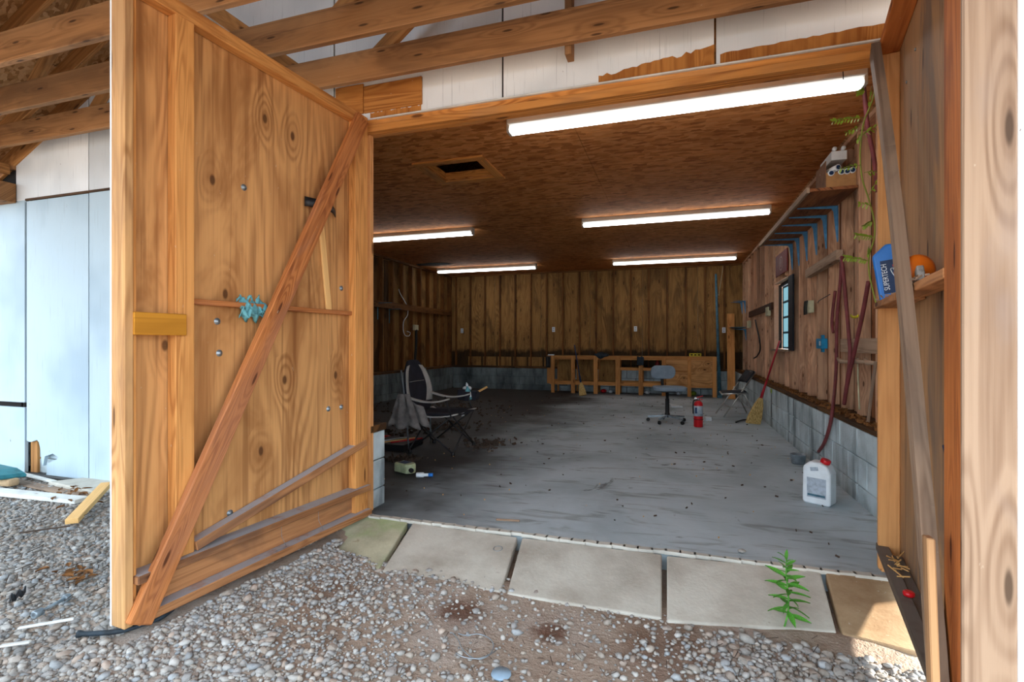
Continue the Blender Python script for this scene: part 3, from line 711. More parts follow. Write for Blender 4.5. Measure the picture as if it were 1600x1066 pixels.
# ---- porch roof: trusses on sixteen inch centres, strand board deck
dk = root('roof_deck', 'strand board roof deck over the porch and garage', 'roof', kind='structure')
for side in (0, 1):
    xa = EX - .35 if side == 0 else 2 * RX - EX + .35
    yy = -1.0
    while yy < 12.4:
        a = V((xa, 0, roofz(xa) + .165)); b = V((RX, 0, roofz(RX) + .165)); d = (b - a); n_ = V((-d.z, 0, d.x)).normalized(); n_ = n_ if n_.z > 0 else -n_
        y2 = min(yy + 1.216, 12.5); m_ = MB(); c0 = (a + b) / 2 + n_ * .008
        for k in range(3):
            p = a + d * (k / 3 + .001); q = a + d * ((k + 1) / 3 - .001)
            board('panel', (p.x, (yy + y2) / 2, p.z + .006), (q.x, (yy + y2) / 2, q.z + .006), .012, y2 - yy - .004, 'osb_deck', dk, bev=0)
        yy += 1.22
for side in (0, 1):
    xa = EX - .38 if side == 0 else 2 * RX - EX + .38
    board('roof_covering', (xa, 5.7, roofz(xa) + .205), (RX, 5.7, roofz(RX) + .205), .02, 13.5, 'dark', dk, bev=0)
TY = [2.745, 2.342, 1.932, 1.522, 1.112, .70, .29, -.12, -.53, -.94]
def truss(y, i):
    r = root('roof_truss', None, 'truss', 'roof trusses over the porch', loc=(RX, y, 2.80))
    board('bottom_chord', (EX + .12, y, 2.892), (1.35, y, 2.892), .184, .038, 'joist', r)
    for s in (0, 1):
        xa = EX - .3 if s == 0 else 2 * RX - EX + .3
        board('rafter', (xa, y, roofz(xa) + .085), (RX, y, roofz(RX) + .085), .14, .033, 'rafter', r)
        xb = -2.35 if s == 0 else -1.85
        xt = -3.55 if s == 0 else -.65
        board('web', (xb, y + .041, 2.93), (xt, y + .04, roofz(xt) + .06), .089, .038, 'rafter', r, up=(0, 0, 1))
        x3 = -4.4 if s == 0 else .2
        x4 = -3.55 if s == 0 else -.65
        board('web', (x3, y + .04, 2.93), (x4, y + .04, roofz(x4) + .05), .089, .038, 'rafter', r)
    return r
names = ['nearest the white gable wall, its chord just above the door header', 'second out from the white gable wall', 'third out from the gable, cut by the top edge', 'fourth out from the white gable wall, over the left gravel']
for i, y in enumerate(TY):
    r = truss(y, i); r['label'] = 'aged brown roof truss ' + (names[i] if i < 4 else ['fifth', 'sixth', 'seventh', 'eighth', 'ninth', 'tenth'][i - 4] + ' out from the gable, beyond the top edge')
MB().beam((-.565, 2.82, 2.76), (-.565, 2.82, 3.4), .038, .089).build('hanger_stub', 'joist', wf, bev=.003)
# purlin-like ledger along the left eave
board('eave_board', (EX - .02, -1.0, 2.70), (EX - .02, YF - .02, 2.70), .09, .038, 'rafter', dk)

# ================================================================== DOOR 1 (left, open towards the camera)
D1L = 1.5
d1 = root('door_1', 'tall open plywood and timber garage door on the left with diagonal brace', 'door', kind='structure', loc=(-1.964, 2.943, 0), rot=math.radians(-95.27), world=False)
def D(name, p0, p1, w, t, mat, par=None, up=(0, 0, 1), **k): return board(name, p0, p1, w, t, mat, par or d1, up=up, **k)
U1 = (0, 1, 0); UX = (1, 0, 0)
D('plywood_panel', (.62, -.068, .02), (.62, -.068, 2.65), 1.20, .012, 'door_ply', up=UX)
D('plywood_panel', (1.36, -.069, .02), (1.36, -.069, 2.65), .26, .012, 'door_ply', up=UX)
D('siding_panel', (.75, -.082, -.005), (.75, -.082, 2.665), 1.5, .012, 'white', up=UX)
D('hinge_stile', (.063, -.03, .0), (.063, -.03, 2.60), .124, .058, 'door_stud', up=UX)
D('middle_stud', (1.245, -.03, .20), (1.245, -.03, 2.60), .086, .056, 'door_stud', up=UX)
D('end_stile', (1.482, -.034, .0), (1.482, -.034, 2.60), .038, .085, 'pale_stud', up=UX, bev=.005)
D('stile_facing', (1.455, -.03, .0), (1.455, -.03, 2.60), .016, .056, 'door_stud', up=UX)
D('top_rail', (0, -.03, 2.632), (1.5, -.03, 2.632), .064, .058, 'door_stud')
D('bottom_rail', (0, -.012, .02), (1.46, -.012, .02), .04, .096, 'dusty', bev=.005)
D('face_board', (0.0, -.045, .102), (1.46, -.045, .102), .124, .03, 'dusty', bev=.004)
D('upper_rail', (0, -.018, .182), (1.46, -.018, .182), .036, .096, 'dusty', bev=.004)
D('inclined_batten', (1.195, -.028, .222), (.012, -.028, .484), .045, .060, 'dusty')
D('thin_batten', (1.205, -.044, 1.341), (.125, -.044, 1.343), .026, .034, 'brace')
D('short_lath', (.378, -.052, 1.90), (.308, -.052, 1.352), .042, .016, 'newslat', up=UX)
D('ochre_board', (1.25, .008, 1.23), (1.468, .008, 1.23), .094, .018, 'ochre')
D('diagonal_brace', (1.455, .021, .005), (.085, .021, 2.625), .10, .038, 'brace', up=UX, bev=.005)
st = MB().surf(lambda a, b: (.52 - .25 * a, -.035 + .06 * math.sin(math.pi * a), 1.975 - .02 * a + (b - .5) * (.055 - .02 * a)), 10, 2).build('rubber_strap', 'black', d1, solid=.006)
for (s, z) in ((1.048, 1.255), (1.037, 1.10), (.187, 1.502), (.302, .739), (.187, .737), (.9, 1.95), (.98, .30)):
    MB().lathe([(.017, 0), (.017, .002), (.008, .003), (.008, .008), (.0, .009)], (s, -.062, z), (0, 1, 0), 12).build('bolt', 'galv', d1)
for s in (.45, .72): MB().tube([(s, .0, .17), (s, .004, .10), (s - .01, .03, .045)], .0012, 4).build('hanging_thread', 'galv', d1)

# ================================================================== DOOR 2 (right, seen nearly edge on)
d2 = root('door_2', 'open right-hand garage door of weathered plywood seen nearly edge on', 'door', kind='structure', loc=(.970, 2.984, 0), rot=math.atan2(-.9797, -.2005), world=False)
def E(name, p0, p1, w, t, mat, up=(0, 0, 1), **k): return board(name, p0, p1, w, t, mat, d2, up=up, **k)
E('plywood_panel', (.75, .094, .06), (.75, .094, 2.65), 1.44, .010, 'weather', up=UX)
E('siding_panel', (.75, .106, .04), (.75, .106, 2.67), 1.5, .012, 'white', up=UX)
E('hinge_stile', (.02, .044, .03), (.02, .044, 2.575), .038, .088, 'post', up=UX)
E('end_stile', (1.40, .044, .05), (1.40, .044, 2.58), .17, .084, 'redstile', up=UX, bev=.004)
E('edge_board', (1.494, .05, .02), (1.494, .05, 2.66), .018, .10, 'pale2', up=UX, bev=.004)
E('top_rail', (.0, .044, 2.60), (1.48, .044, 2.60), .04, .088, 'redstile')
E('bottom_rail', (-.005, .02, .128), (1.32, .02, .128), .034, .05, 'greydust'); E('bottom_rail', (.1, .067, .112), (1.32, .067, .112), .034, .042, 'greydust')
E('face_board', (0.0, .07, .06), (1.32, .07, .06), .09, .03, 'greydust')
E('shelf', (.01, .035, 1.335), (.62, .035, 1.335), .03, .10, 'dusty'); E('shelf', (.625, .045, 1.345), (1.31, .045, 1.345), .03, .088, 'dusty')
bp = [V((.12 + 1.33 * k / 8 + .12 * 4 * (k / 8) * (1 - k / 8), -.022, 2.57 - 2.54 * k / 8)) for k in range(9)]; m_ = MB()
for k in range(8): random.seed(5); m_.beam(bp[k], bp[k + 1] + (bp[k + 1] - bp[k]) * .01, .075, .036, UX, seed=3 + .33 * k)
m_.build('diagonal_brace', 'greystick', d2)
E('short_lath', (1.42, -.05, .64), (1.52, -.05, .0), .06, .018, 'weather', up=UX)
for (s, z) in ((.45, .80), (.62, .76), (.40, 2.40), (.2, 2.35)): MB().lathe([(.007, 0), (.007, .003), (0, .005)], (s, .089, z), (0, -1, 0), 10).build('screw_head', 'galv', d2)
for (s, z, ln) in ((1.33, 2.45, .006),): MB().lathe([(.008, 0), (.008, .004), (0, .006)], (s, .0, z), (0, -1, 0), 10).build('screw_head', 'galv', d2)
# ================================================================== LIGHT FIXTURES
def tube_mat():
    m = NM('fluorescent_tube_fill_glow', .3); m.b.inputs['Emission Color'].default_value = (.93, .97, 1, 1); m.b.inputs['Emission Strength'].default_value = TUBE_FILL; return m.out(rgb('#f4f4f2'))
TUBE_FILL = 4.8  # tubes are switched off in reality; glow added to brighten the dark garage
M['tube'] = tube_mat()
lights = []
def fixture(loc):
    r = root('fluorescent_light', None, 'light', 'fluorescent strip lights on the ceiling', loc=loc, world=False)
    boxo('channel', (-1.21, -.055, -.05), (1.21, .055, 0), 'fixture', r, axis=0, bev=.004)
    MB().prism([(-.055, 0), (.055, 0), (.03, -.03), (-.03, -.03)], (-1.2, 0, -.05), (0, 1, 0), (0, 0, 1), 2.4).build('ballast_cover', 'fixture', r, bev=.003)
    for s in (-1, 1):
        boxo('end_socket', (s * 1.20 - .012, -.05, -.112), (s * 1.20 + .012, .05, -.045), 'fixture', r, bev=.004)
        MB().tube([(-1.19, s * .032, -.092), (1.19, s * .032, -.092)], .018, 12).build('tube', 'tube', r)
    return r
f0 = fixture((-.04, 3.80, ZC)); f0['label'] = 'long white fluorescent strip light nearest the door opening, hanging large at the top'
for (x, y, lb) in ((-.04, 7.16, 'white fluorescent strip light on the right side, second from the door opening'), (-.04, 10.86, 'white fluorescent strip light far right, close to the plywood back wall'),
                   (-4.13, 7.16, 'white fluorescent strip light cut off by the left door edge'), (-4.13, 10.86, 'short-looking white fluorescent strip light in the far left ceiling corner')):
    c = copy_tree(f0); c.location = (x, y, ZC); c['label'] = lb
MB().tube([(1.03, 3.745, ZC), (1.03, 3.735, ZC - .07)], .003, 5).build('pull_wire', 'black', None, label='thin dark wire hooked over the right end of the nearest strip light', category='wire')

# ================================================================== WORKBENCH AND BACK WALL THINGS
def xu(u, y=11.5): return PY(u, 600, y).x
wbn = root('workbench', 'long rough lumber workbench frame against the back wall', 'workbench', loc=(-.95, 11.6, 0))
b0, b1 = xu(856), xu(1120); BY = 11.48; BT = .86
boxo('top_rail', (b0, BY, BT - .09), (b1, BY + .038, BT), 'bench', wbn, axis=0); boxo('bottom_rail', (b0 + .05, BY, .19), (b1 - .02, BY + .038, .275), 'bench', wbn, axis=0)
boxo('top_board', (b0, BY + .04, BT - .03), (b1, BYB + .1, BT - .005), 'wall_ply', wbn, axis=0); boxo('rear_rail', (b0, BYB - .04, .2), (b1, BYB - .005, .28), 'bench', wbn, axis=0)
boxo('lower_shelf', (b0 + .1, BY + .04, .235), (b1 - .05, BYB - .045, .25), 'wall_ply', wbn, axis=0)
for (a, c) in ((862, 867), (893, 899), (928, 934.5), (962, 969), (998, 1004.5), (1034, 1040), (1074, 1080), (1113, 1119.5)):
    boxo('post', (xu(a), BY - .040, 0), (xu(c), BY - .002, BT - .005), 'bench', wbn)
    boxo('rear_post', (xu(a) + .05, BYB - .085, 0), (xu(a) + .088, BYB - .042, BT - .03), 'bench', wbn)
boxo('end_panel', (b0 - .01, BY - .02, .21), (b0 + .10, BY - .002, BT), 'bench', wbn)
boxo('front_panel', (xu(1041), BY - .02, .24), (xu(1075), BY - .004, BT - .08), 'door_ply', wbn, axis=0); boxo('front_panel', (xu(1080), BY - .02, .24), (xu(1114), BY - .004, BT - .08), 'door_ply', wbn, axis=0)
boxo('shelf', (xu(968), BY + .0, .54), (xu(1036), BY + .30, .60), 'bench', wbn, axis=0)
for (a, c) in ((868, 892), (900, 927), (935, 961)): boxo('back_panel', (xu(a), BY + .34, .26), (xu(c), BY + .355, BT - .04), 'wall_ply', wbn)
def T1(o, label, cat, group=None):
    o['label'] = label; o['category'] = cat
    if group: o['group'] = group
    return o
gx = xu(940)
T1(MB().surf(lambda a, b: (gx - .16 + .32 * a, BY - .06 + .12 * b - .02 * math.sin(9 * a), BT + .02 + .035 * math.sin(math.pi * a) * (1 if b > .1 else -2.2) + .015 * math.sin(11 * a + 5 * b)), 14, 6).build('work_glove', 'bluecable', None, solid=.02), 'dark blue work glove draped over the bench top rail', 'glove')
g2 = xu(1001)
T1(MB().surf(lambda a, b: (g2 - .07 + .14 * a, BY - .05 - .01 * math.sin(8 * a), BT - .20 + .19 * b + .01 * math.sin(12 * a)), 8, 6).build('hanging_rag', 'bluecable', None, solid=.02), 'small dark rag hung on a bench post behind the grey chair', 'rag')
g3 = xu(858)
T1(MB().surf(lambda a, b: (g3 - .05 + .10 * a, BY - .07 - .01 * math.sin(8 * a), BT - .28 + .26 * b), 6, 6).build('hanging_rag', 'black', None, solid=.02), 'black rag hanging at the left end of the bench', 'rag')
MB().box((xu(857), BY - .04, BT), (xu(866), BY + .05, BT + .025)).build('small_box', 'white_plastic', None, bev=.003, label='tiny white box on the left end of the bench', category='box')
lv = root('spirit_level', 'yellow spirit level lying on the right end of the bench', 'level', loc=(xu(1086), BY + .1, BT))
boxo('body', (xu(1077), BY + .05, BT + .001), (xu(1096), BY + .09, BT + .065), 'yellow', lv, axis=0)
for t in (.2, .5, .8): xx = xu(1077 + 19 * t); boxo('vial', (xx - .025, BY + .045, BT + .02), (xx + .025, BY + .052, BT + .045), 'dark', lv, axis=0)
# clutter under the bench
for (u, v, s, mt, lb, cat) in ((943, 614, .07, 'red', 'red scrap under the workbench left of centre', 'scrap'), (955, 614, .05, 'white_plastic', 'white crumpled scrap under the workbench beside a red one', 'scrap'),
                              (1011, 617, .06, 'white_plastic', 'white scrap under the bench left of the grey chair', 'scrap'), (1083, 618, .07, 'vine', 'yellow-green ball under the right end of the bench', 'ball'), (1060, 617, .05, 'label_grey', 'pale grey scrap behind the grey chair column', 'scrap')):
    p = PZ(u, v, 0); p.y = 11.72; rr = random.Random(u)
    MB().surf(lambda a, b: (p.x + s * math.sin(math.pi * b) * math.cos(2 * math.pi * a) * (1 + .3 * math.sin(7 * a * 6.28)), p.y + s * math.sin(math.pi * b) * math.sin(2 * math.pi * a), .002 + s * .7 * (1 - math.cos(math.pi * b)) * .9), 16, 7).build('scrap' if cat == 'scrap' else 'ball', mt, None, label=lb, category=cat)
MB().lathe([(.05, 0), (.052, .1), (.03, .13), (.022, .17), (.02, .19)], (xu(1027), BY + .15, .6 + .001), n=14).build('bottle', 'signred', None, label='maroon and white bottle on the bench shelf behind the grey chair', category='bottle')
# outlets
o0 = root('wall_outlet', None, 'outlet', 'electric outlets on the back wall', world=False)
cvp = boxo('cover_plate', (-.036, -.006, -.06), (.036, 0, .06), 'white_plastic', o0)
for s in (-1, 1): boxo('socket', (-.016, -.010, s * .026 - .016), (.016, -.006, s * .026 + .016), 'label_grey', cvp, bev=.004)
for i, (u, v, lb) in enumerate(((722, 517, 'left end of the back wall, above the pale chair'), (865, 515, 'above the left end of the bench'), (993, 514, 'above the middle of the bench'), (1131, 516, 'right of the upright blue pipe'))):
    o = o0 if i == 0 else copy_tree(o0); p = PY(u, v, YB - .001); o.location = p; o['label'] = 'white outlet on the back wall, ' + lb
# blue pipe and leaning board
pp = root('pipe', 'tall blue-grey pipe standing upright at the right end of the bench', 'pipe', loc=(xu(1122), 11.42, 0))
MB().tube([(xu(1124.5, 11.38), 11.38, 0), (xu(1118.5, 11.6), 11.6, 2.62)], [.036, .022], 12).build('shaft', 'pipe', pp); MB().lathe([(.036, 0), (.05, .0), (.05, .03), (.037, .06)], (xu(1124.5, 11.38), 11.38, .001)).build('collar', 'pipe', pp)
lb_ = board('plank', (xu(1143, 11.2), 11.22, .0), (xu(1142, 11.8), 11.86, 1.78), .15, .03, 'bench', None, up=UX); T1(lb_, 'orange-brown plank leaning in the back right corner', 'plank')
# wire on back wall
T1(MB().tube(smooth_path([(xu(1130, 12.1), 12.09, 2.86), (xu(1126, 12.1), 12.085, 2.5), (xu(1123, 12.1), 12.09, 2.2)]), .006, 5).build('cable', 'cream', None), 'pale cable hanging from the ceiling beside the blue pipe', 'cable')

# ================================================================== LEFT WALL THINGS
cc = [PX(u, v, XL + .02) for u, v in ((623, 452), (626, 460), (636, 478), (637, 492), (631, 502), (630, 515), (633, 524), (639, 525), (641, 520), (636, 518))]
T1(MB().tube(smooth_path(cc, 4), .008, 5).build('cable', 'white_plastic', None), 'white cable looping down the left wall studs', 'cable')
p = PX(648, 512, XL + .001)
bx = root('junction_box', 'white outlet box with a black cord on the left wall', 'outlet box', loc=p)
boxo('box', (XL + .001, p.y - .09, p.z - .06), (XL + .05, p.y + .09, p.z + .06), 'cream', bx)
T1(MB().tube(smooth_path([(XL + .06, p.y, p.z - .05), (XL + .05, p.y - .03, p.z - .4), (XL + .06, p.y - .1, p.z - .75)]), .035, 7).build('black_cord', 'black', bx), None, None) if False else None
MB().tube(smooth_path([(XL + .04, p.y, p.z - .05), (XL + .05, p.y - .03, p.z - .4), (XL + .05, p.y - .1, BZ + .1)]), .03, 7).build('cord', 'black', bx)
for k, (u, v, s) in enumerate(((590, 474, .32), (608, 484, .28))):
    p = PX(u, v, XL + .001); r = root('shelf_bracket', 'grey steel shelf bracket on the left wall, ' + ('nearer the open door' if k == 0 else 'beside the wall rail'), 'bracket', 'steel shelf brackets on the left wall', loc=p)
    boxo('upright_arm', (XL + .001, p.y - .015, p.z - s), (XL + .010, p.y + .015, p.z), 'pipe', r); boxo('shelf_arm', (XL + .001, p.y - .012, p.z), (XL + s, p.y + .012, p.z + .012), 'pipe', r, axis=0)
T1(board('lath', (XL + .06, 8.15, BZ + .06), (XL + .02, 7.9, 1.75), .05, .02, 'wall_stud', None, up=U1), 'thin brown lath leaning on the left wall below the cable', 'lath')
p = PX(648, 414, XL)
T1(MB().prism([(-.3, -.15), (.1, -.22), (.45, -.1), (.5, .12), (.1, .2), (-.35, .1)], (XL + .35, p.y, ZC - .0045), (1, 0, 0), (0, 1, 0), .004).build('ceiling_stain', 'dark', ce), None, None) if False else MB().prism([(-.3, -.15), (.1, -.22), (.45, -.1), (.5, .12), (.1, .2), (-.35, .1)], (XL + .40, p.y, ZC - .005), (1, 0, 0), (0, 1, 0), .004).build('rot_patch', 'dark', ce, bev=.0)

# ================================================================== RIGHT WALL THINGS
xw = XR
# high shelf and blue brackets
sh = T1(MB().box((1.07, 4.75, 2.405), (1.415, 7.22, 2.43), 1).build('wall_shelf', 'strip_mid', None, bev=.002), 'long wooden shelf high on the right wall carried by blue brackets', 'shelf')
T1(MB().box((1.03, 4.75, 2.39), (1.068, 7.22, 2.44), 1).build('front_edge', 'greystick', sh, bev=.002), None, None) if False else MB().box((1.045, 4.75, 2.395), (1.069, 7.22, 2.44), 1).build('front_edge', 'greystick', sh, bev=.002)
def bracket(x, y, z, leg, arm, w, label, group):
    r = root('shelf_bracket', label, 'bracket', group, loc=(x, y, z))
    MB().prism([(0, 0), (0, -leg), (-.006, -leg), (-.034, -.05), (-.05, -.022), (-arm, -.004), (-arm, 0)], (x, y + w / 2, z), (1, 0, 0), (0, 0, 1), .005).build('web', 'bluebracket', r)
    boxo('wall_arm', (x - .004, y - w / 2, z - leg), (x, y + w / 2, z), 'bluebracket', r); boxo('shelf_arm', (x - arm, y - w / 2, z - .003), (x, y + w / 2, z), 'bluebracket', r, axis=0)
    return r
for i, y in enumerate((5.30, 5.66, 6.02, 6.42, 6.80, 7.16)):
    bracket(xw - .001, y, 2.403, .33, .33, .03, 'blue shelf bracket under the high shelf, ' + ['nearest the cardboard box', 'second from the cardboard box', 'third from the cardboard box', 'fourth from the cardboard box', 'fifth from the cardboard box', 'last before the red sign'][i], 'blue brackets under the high shelf')
# cardboard box of caulk tubes
cb = root('cardboard_box', 'open cardboard box of tubes on the near end of the high shelf', 'box', loc=(1.29, 4.98, 2.43))
ex0, ex1, ey0, ey1, ez0, ez1 = 1.20, 1.415, 4.80, 5.10, 2.432, 2.432 + .13
for lo, hi, mt in (((ex0, ey0, ez0), (ex1, ey0 + .005, ez1), 'cardboard'), ((ex0, ey1, ez0), (ex1, ey1 + .005, ez1 + .12), 'carddark'), ((ex0 - .005, ey0, ez0), (ex0, ey1, ez1 + .10), 'carddark'), ((ex1, ey0, ez0), (ex1 + .004, ey1, ez1 + .12), 'carddark'), ((ex0, ey0, ez0 - .0), (ex1, ey1, ez0 + .004), 'cardboard')):
    boxo('wall_panel' if lo[2] < hi[2] - .01 else 'base', lo, hi, mt, cb, bev=0)
ct = root('caulk_tube', None, 'tube', 'white tubes in the cardboard box', world=False)
MB().lathe([(.021, 0), (.024, .0), (.024, .20), (.02, .205)], (0, 0, 0), (0, 1, 0), 14).build('barrel', 'white_plastic', ct); MB().lathe([(.017, -.003), (.017, .001)], (0, 0, 0), (0, 1, 0), 12).build('plunger', 'bluedark', ct)
for i, (x, z, t, lb) in enumerate(((1.235, .125, 0, 'left-most white tube in the cardboard box, lying lowest'), (1.285, .168, .35, 'white tube lying tilted on top of the others in the box'), (1.31, .128, 0, 'white tube third from the left in the cardboard box'), (1.35, .128, 0, 'white tube fourth from the left in the cardboard box'), (1.388, .134, 0, 'right-most white tube in the cardboard box'))):
    c = ct if i == 0 else copy_tree(ct); c.location = (x, 4.79, 2.432 + z); c.rotation_euler = (0, 0, t); c['label'] = lb
wb2 = root('carton', 'white carton of bulbs lying on top of the cardboard box', 'carton', loc=(1.30, 4.98, 2.68))
MB().beam((1.31, 4.86, 2.72), (1.31, 5.20, 2.72), .075, .115).build('body', 'white_plastic', wb2, bev=.003)
for x in (1.275, 1.34): MB().lathe([(.0, 0), (.016, .004), (.018, .015), (.012, .05)], (x, 4.84, 2.775), (0, 1, 0), 12).build('bulb_cap', 'white_plastic', wb2)
# sign
p = PX(1219, 417, xw - .002)
sg = root('wall_sign', 'dark red board with a round faded white emblem above the window', 'sign', loc=p)
boxo('board', (xw - .018, 7.42, 2.10), (xw - .003, 8.20, 2.40), 'signred', sg, axis=1)
ci = [(.12 * math.cos(t * math.pi / 12), .10 * math.sin(t * math.pi / 12)) for t in range(24)]
MB().prism(ci, (xw - .018, 7.80, 2.25), (0, -1, 0), (0, 0, 1), .002).build('emblem_disc', 'signwhite', sg)
MB().prism([(a * .78, b * .78) for a, b in ci], (xw - .020, 7.80, 2.25), (0, -1, 0), (0, 0, 1), .001).build('emblem_ground', 'signred', sg)
for pl_ in ([(-.05, -.05), (-.02, -.05), (.0, .06), (-.03, .06)], [(0, -.05), (.03, -.05), (.05, .05), (.02, .05)], [(-.05, .0), (.05, .0), (.05, .02), (-.05, .02)]):
    MB().prism(pl_, (xw - .021, 7.80, 2.25), (0, -1, 0), (0, 0, 1), .001).build('emblem_stroke', 'signwhite', sg)
# boxes on studs
def wbox(u, v, wy, hz, d, mt, name, label, cat='electric box', x=xw):
    p = PX(u, v, x - .001); r = root(name, label, cat, loc=p)
    boxo('box', (x - d, p.y - wy / 2, p.z - hz / 2), (x - .001, p.y + wy / 2, p.z + hz / 2), mt, r, bev=.004); return r, p
r, p = wbox(1268, 480, .22, .13, .05, 'cream', 'junction_box', 'wide cream electric box on the right wall beside the window')
for dy in (-.06, .0, .05): MB().tube(smooth_path([(xw - .055, p.y + dy, p.z + .07), (xw - .06, p.y + dy + .01, p.z), (xw - .055, p.y + dy + .03, p.z - .08)]), .006, 5).build('cable', 'black', r)
wbox(1203, 487, .20, .14, .05, 'cream', 'junction_box', 'small cream electric box just left of the window')
wbox(1172.5, 507, .24, .14, .05, 'cream', 'junction_box', 'cream electric box near the back right corner')
r, p = wbox(1289, 537, .20, .10, .055, 'bluebox', 'blue_outlet_box', 'bright blue plastic outlet box on the right wall studs')
boxo('nail_tab', (xw - .03, p.y - .03, p.z + .05), (xw - .01, p.y + .03, p.z + .085), 'bluebox', r); boxo('nail_tab', (xw - .03, p.y - .03, p.z - .085), (xw - .01, p.y + .03, p.z - .05), 'bluebox', r)
boxo('knockout', (xw - .058, p.y - .07, p.z - .02), (xw - .054, p.y - .02, p.z + .025), 'white_plastic', r)
# horizontal boards
def wboard(u0, v0, u1, v1, w, mt, label, x=xw, t=.03):
    a = PX(u0, v0, x - t / 2 - .001); b = PX(u1, v1, x - t / 2 - .001); zz = (a.z + b.z) / 2
    return T1(board('wall_board', (a.x, a.y, a.z), (b.x, b.y, b.z), w, t, mt, None), label, 'board')
wboard(1316, 540, 1385, 541, .115, 'greystick', 'grey weathered board nailed low across the near studs')
wboard(1263, 428, 1312, 398, .09, 'greystick', 'rough grey board nailed high across studs beside the hoses', t=.06)
wboard(1171, 492, 1207, 478, .11, 'right_ply', 'dark board nailed across the studs left of the window')
# corner brackets
for k, (u, v) in enumerate(((1155, 473), (1160, 472), (1165, 470))):
    p = PX(u, v, xw - .001); bracket(xw - .001, p.y, p.z, .26, .24, .03, 'blue corner bracket of the upper trio near the back wall, ' + ['farthest', 'middle', 'nearest'][k], 'blue brackets in the back right corner')
for k, (u, v) in enumerate(((1157, 516), (1166, 514))):
    p = PX(u, v, xw - .001); bracket(xw - .001, p.y, p.z, .24, .28, .03, 'blue corner bracket carrying the small lower shelf, ' + ['farther one', 'nearer one'][k], 'blue brackets in the back right corner')
p1_ = PX(1157, 515, xw); p2_ = PX(1166, 513, xw); zz = (p1_.z + p2_.z) / 2 + .012
T1(MB().box((xw - .30, min(p1_.y, p2_.y) - .1, zz), (xw - .01, max(p1_.y, p2_.y) + .1, zz + .015), 1).build('corner_shelf', 'pipe', None, bev=.002), 'small blue-grey shelf in the back right corner', 'shelf')
MB().lathe([(.03, 0), (.032, .10), (.03, .11)], (xw - .22, p1_.y, zz + .016), n=14).build('paint_can', 'bluedark', None, label='small dark can on the corner shelf', category='can')
# hoses
def hose(pts, r, name, label, mt='hose', cat='hose', x=xw - .035):
    return T1(MB().tube(smooth_path([PX(u, v, x) if len(q) == 0 else PX(u, v, q[0]) for (u, v, *q) in pts], 5), r, 8).build(name, mt, None), label, cat)
hose([(1316, 400), (1313, 440), (1308, 500), (1307, 560), (1305, 600), (1301, 640, 1.24), (1296, 668, 1.235), (1288, 692, 1.23), (1279, 706, 1.22)], .014, 'garden_hose', 'maroon hose hanging down over the block ledge behind the white jug')
hose([(1315, 402), (1320, 450), (1326, 520), (1328, 560), (1322, 610)], .015, 'garden_hose', 'maroon hose hanging straight down the near studs', x=xw - .06)
hose([(1357, 440), (1348, 490), (1336, 545), (1324, 600), (1319, 632)], .015, 'garden_hose', 'maroon hose slanting down to the left beside the jamb post', x=xw - .10)
hose([(1346, 103, 1.20), (1351, 150, 1.22), (1356, 200, 1.25), (1366, 250, 1.3), (1371, 300, 1.34)], .014, 'garden_hose', 'dark red hose hanging from the ceiling beside the nearest strip light')
hose([(1305, 455), (1300, 500), (1302, 520)], .013, 'garden_hose', 'short dark hose loop behind the hanging maroon hose', x=xw - .02)
hose([(1180, 500), (1188, 540), (1184, 555), (1178, 560)], .012, 'cable', 'black cable drooping below the window side box', 'black', 'cable')
hose([(1297, 460), (1280, 470), (1278, 474)], .004, 'cable', 'thin dark wire strung between near studs', 'black', 'cable')
hose([(1340, 560), (1341, 600), (1343, 640)], .006, 'cable', 'pale thin wire hanging down the near studs', 'cream', 'cable')
T1(board('stick', PX(1368, 565, 1.33), PX(1356, 662, 1.33), .018, .018, 'greystick', None), 'thin grey stick leaning on the block ledge beside the jamb', 'stick')
for k, (u, v) in enumerate(((1318, 563), (1343, 563), (1361, 565))):
    a = PX(u - 9, v - 3, xw - .03); b = PX(u + 9, v + 3, xw - .06)
    T1(MB().tube([a, (a + b) / 2 - V((.02, 0, .01)), b], [.012, .02, .012], 7).build('hooked_stick', 'greystick', None), 'grey curved stick hooked between studs, ' + ['left', 'middle', 'right'][k] + ' of three', 'stick', 'sticks hooked between the near studs')
yl = root('yellow_strap', 'yellow strap scrap hanging on the near studs', 'strap', loc=PX(1340, 495, xw))
MB().surf(lambda a, b: PX(1329 + 12 * a, 491 + 3 * math.sin(3 * a) + 4 * b, xw - .03), 6, 2).build('upper_band', 'yellow', yl, solid=.006); MB().surf(lambda a, b: PX(1344 + 5 * a, 492 + 11 * b, xw - .03), 4, 4).build('lower_band', 'yellow', yl, solid=.006)
# pull cord with disc
a = PX(1205.5, 611, BX1 - .01)
pc = root('hanging_disc', 'pale disc on a cord hanging against the right block wall', 'disc', loc=a)
MB().lathe([(.03, -.004), (.035, 0), (.03, .004)], a - V((.004, 0, 0)), (1, 0, 0), 16).build('disc', 'vine', pc); MB().tube([a, a - V((.003, 0, .36))], .003, 5).build('cord', 'black', pc)
# ledge debris
rnd = random.Random(3)
dm = MB()
for i in range(900):
    y = rnd.uniform(3.15, 11.5); x = rnd.uniform(BX1 + .03, XR - .03); s = rnd.uniform(.006, .02) * (1.3 if y < 6 else 1); a = rnd.uniform(0, 6.28)
    dm.beam((x - s * math.cos(a), y - s * math.sin(a), BZ + .035 + rnd.uniform(0, .02)), (x + s * math.cos(a), y + s * math.sin(a), BZ + .035 + rnd.uniform(0, .02)), s * rnd.uniform(.3, 1), .004)
dm.build('ledge_debris', 'brownleaf', None, kind='stuff', label='crumbled leaves and dirt on the ledge of the right wall', category='debris')

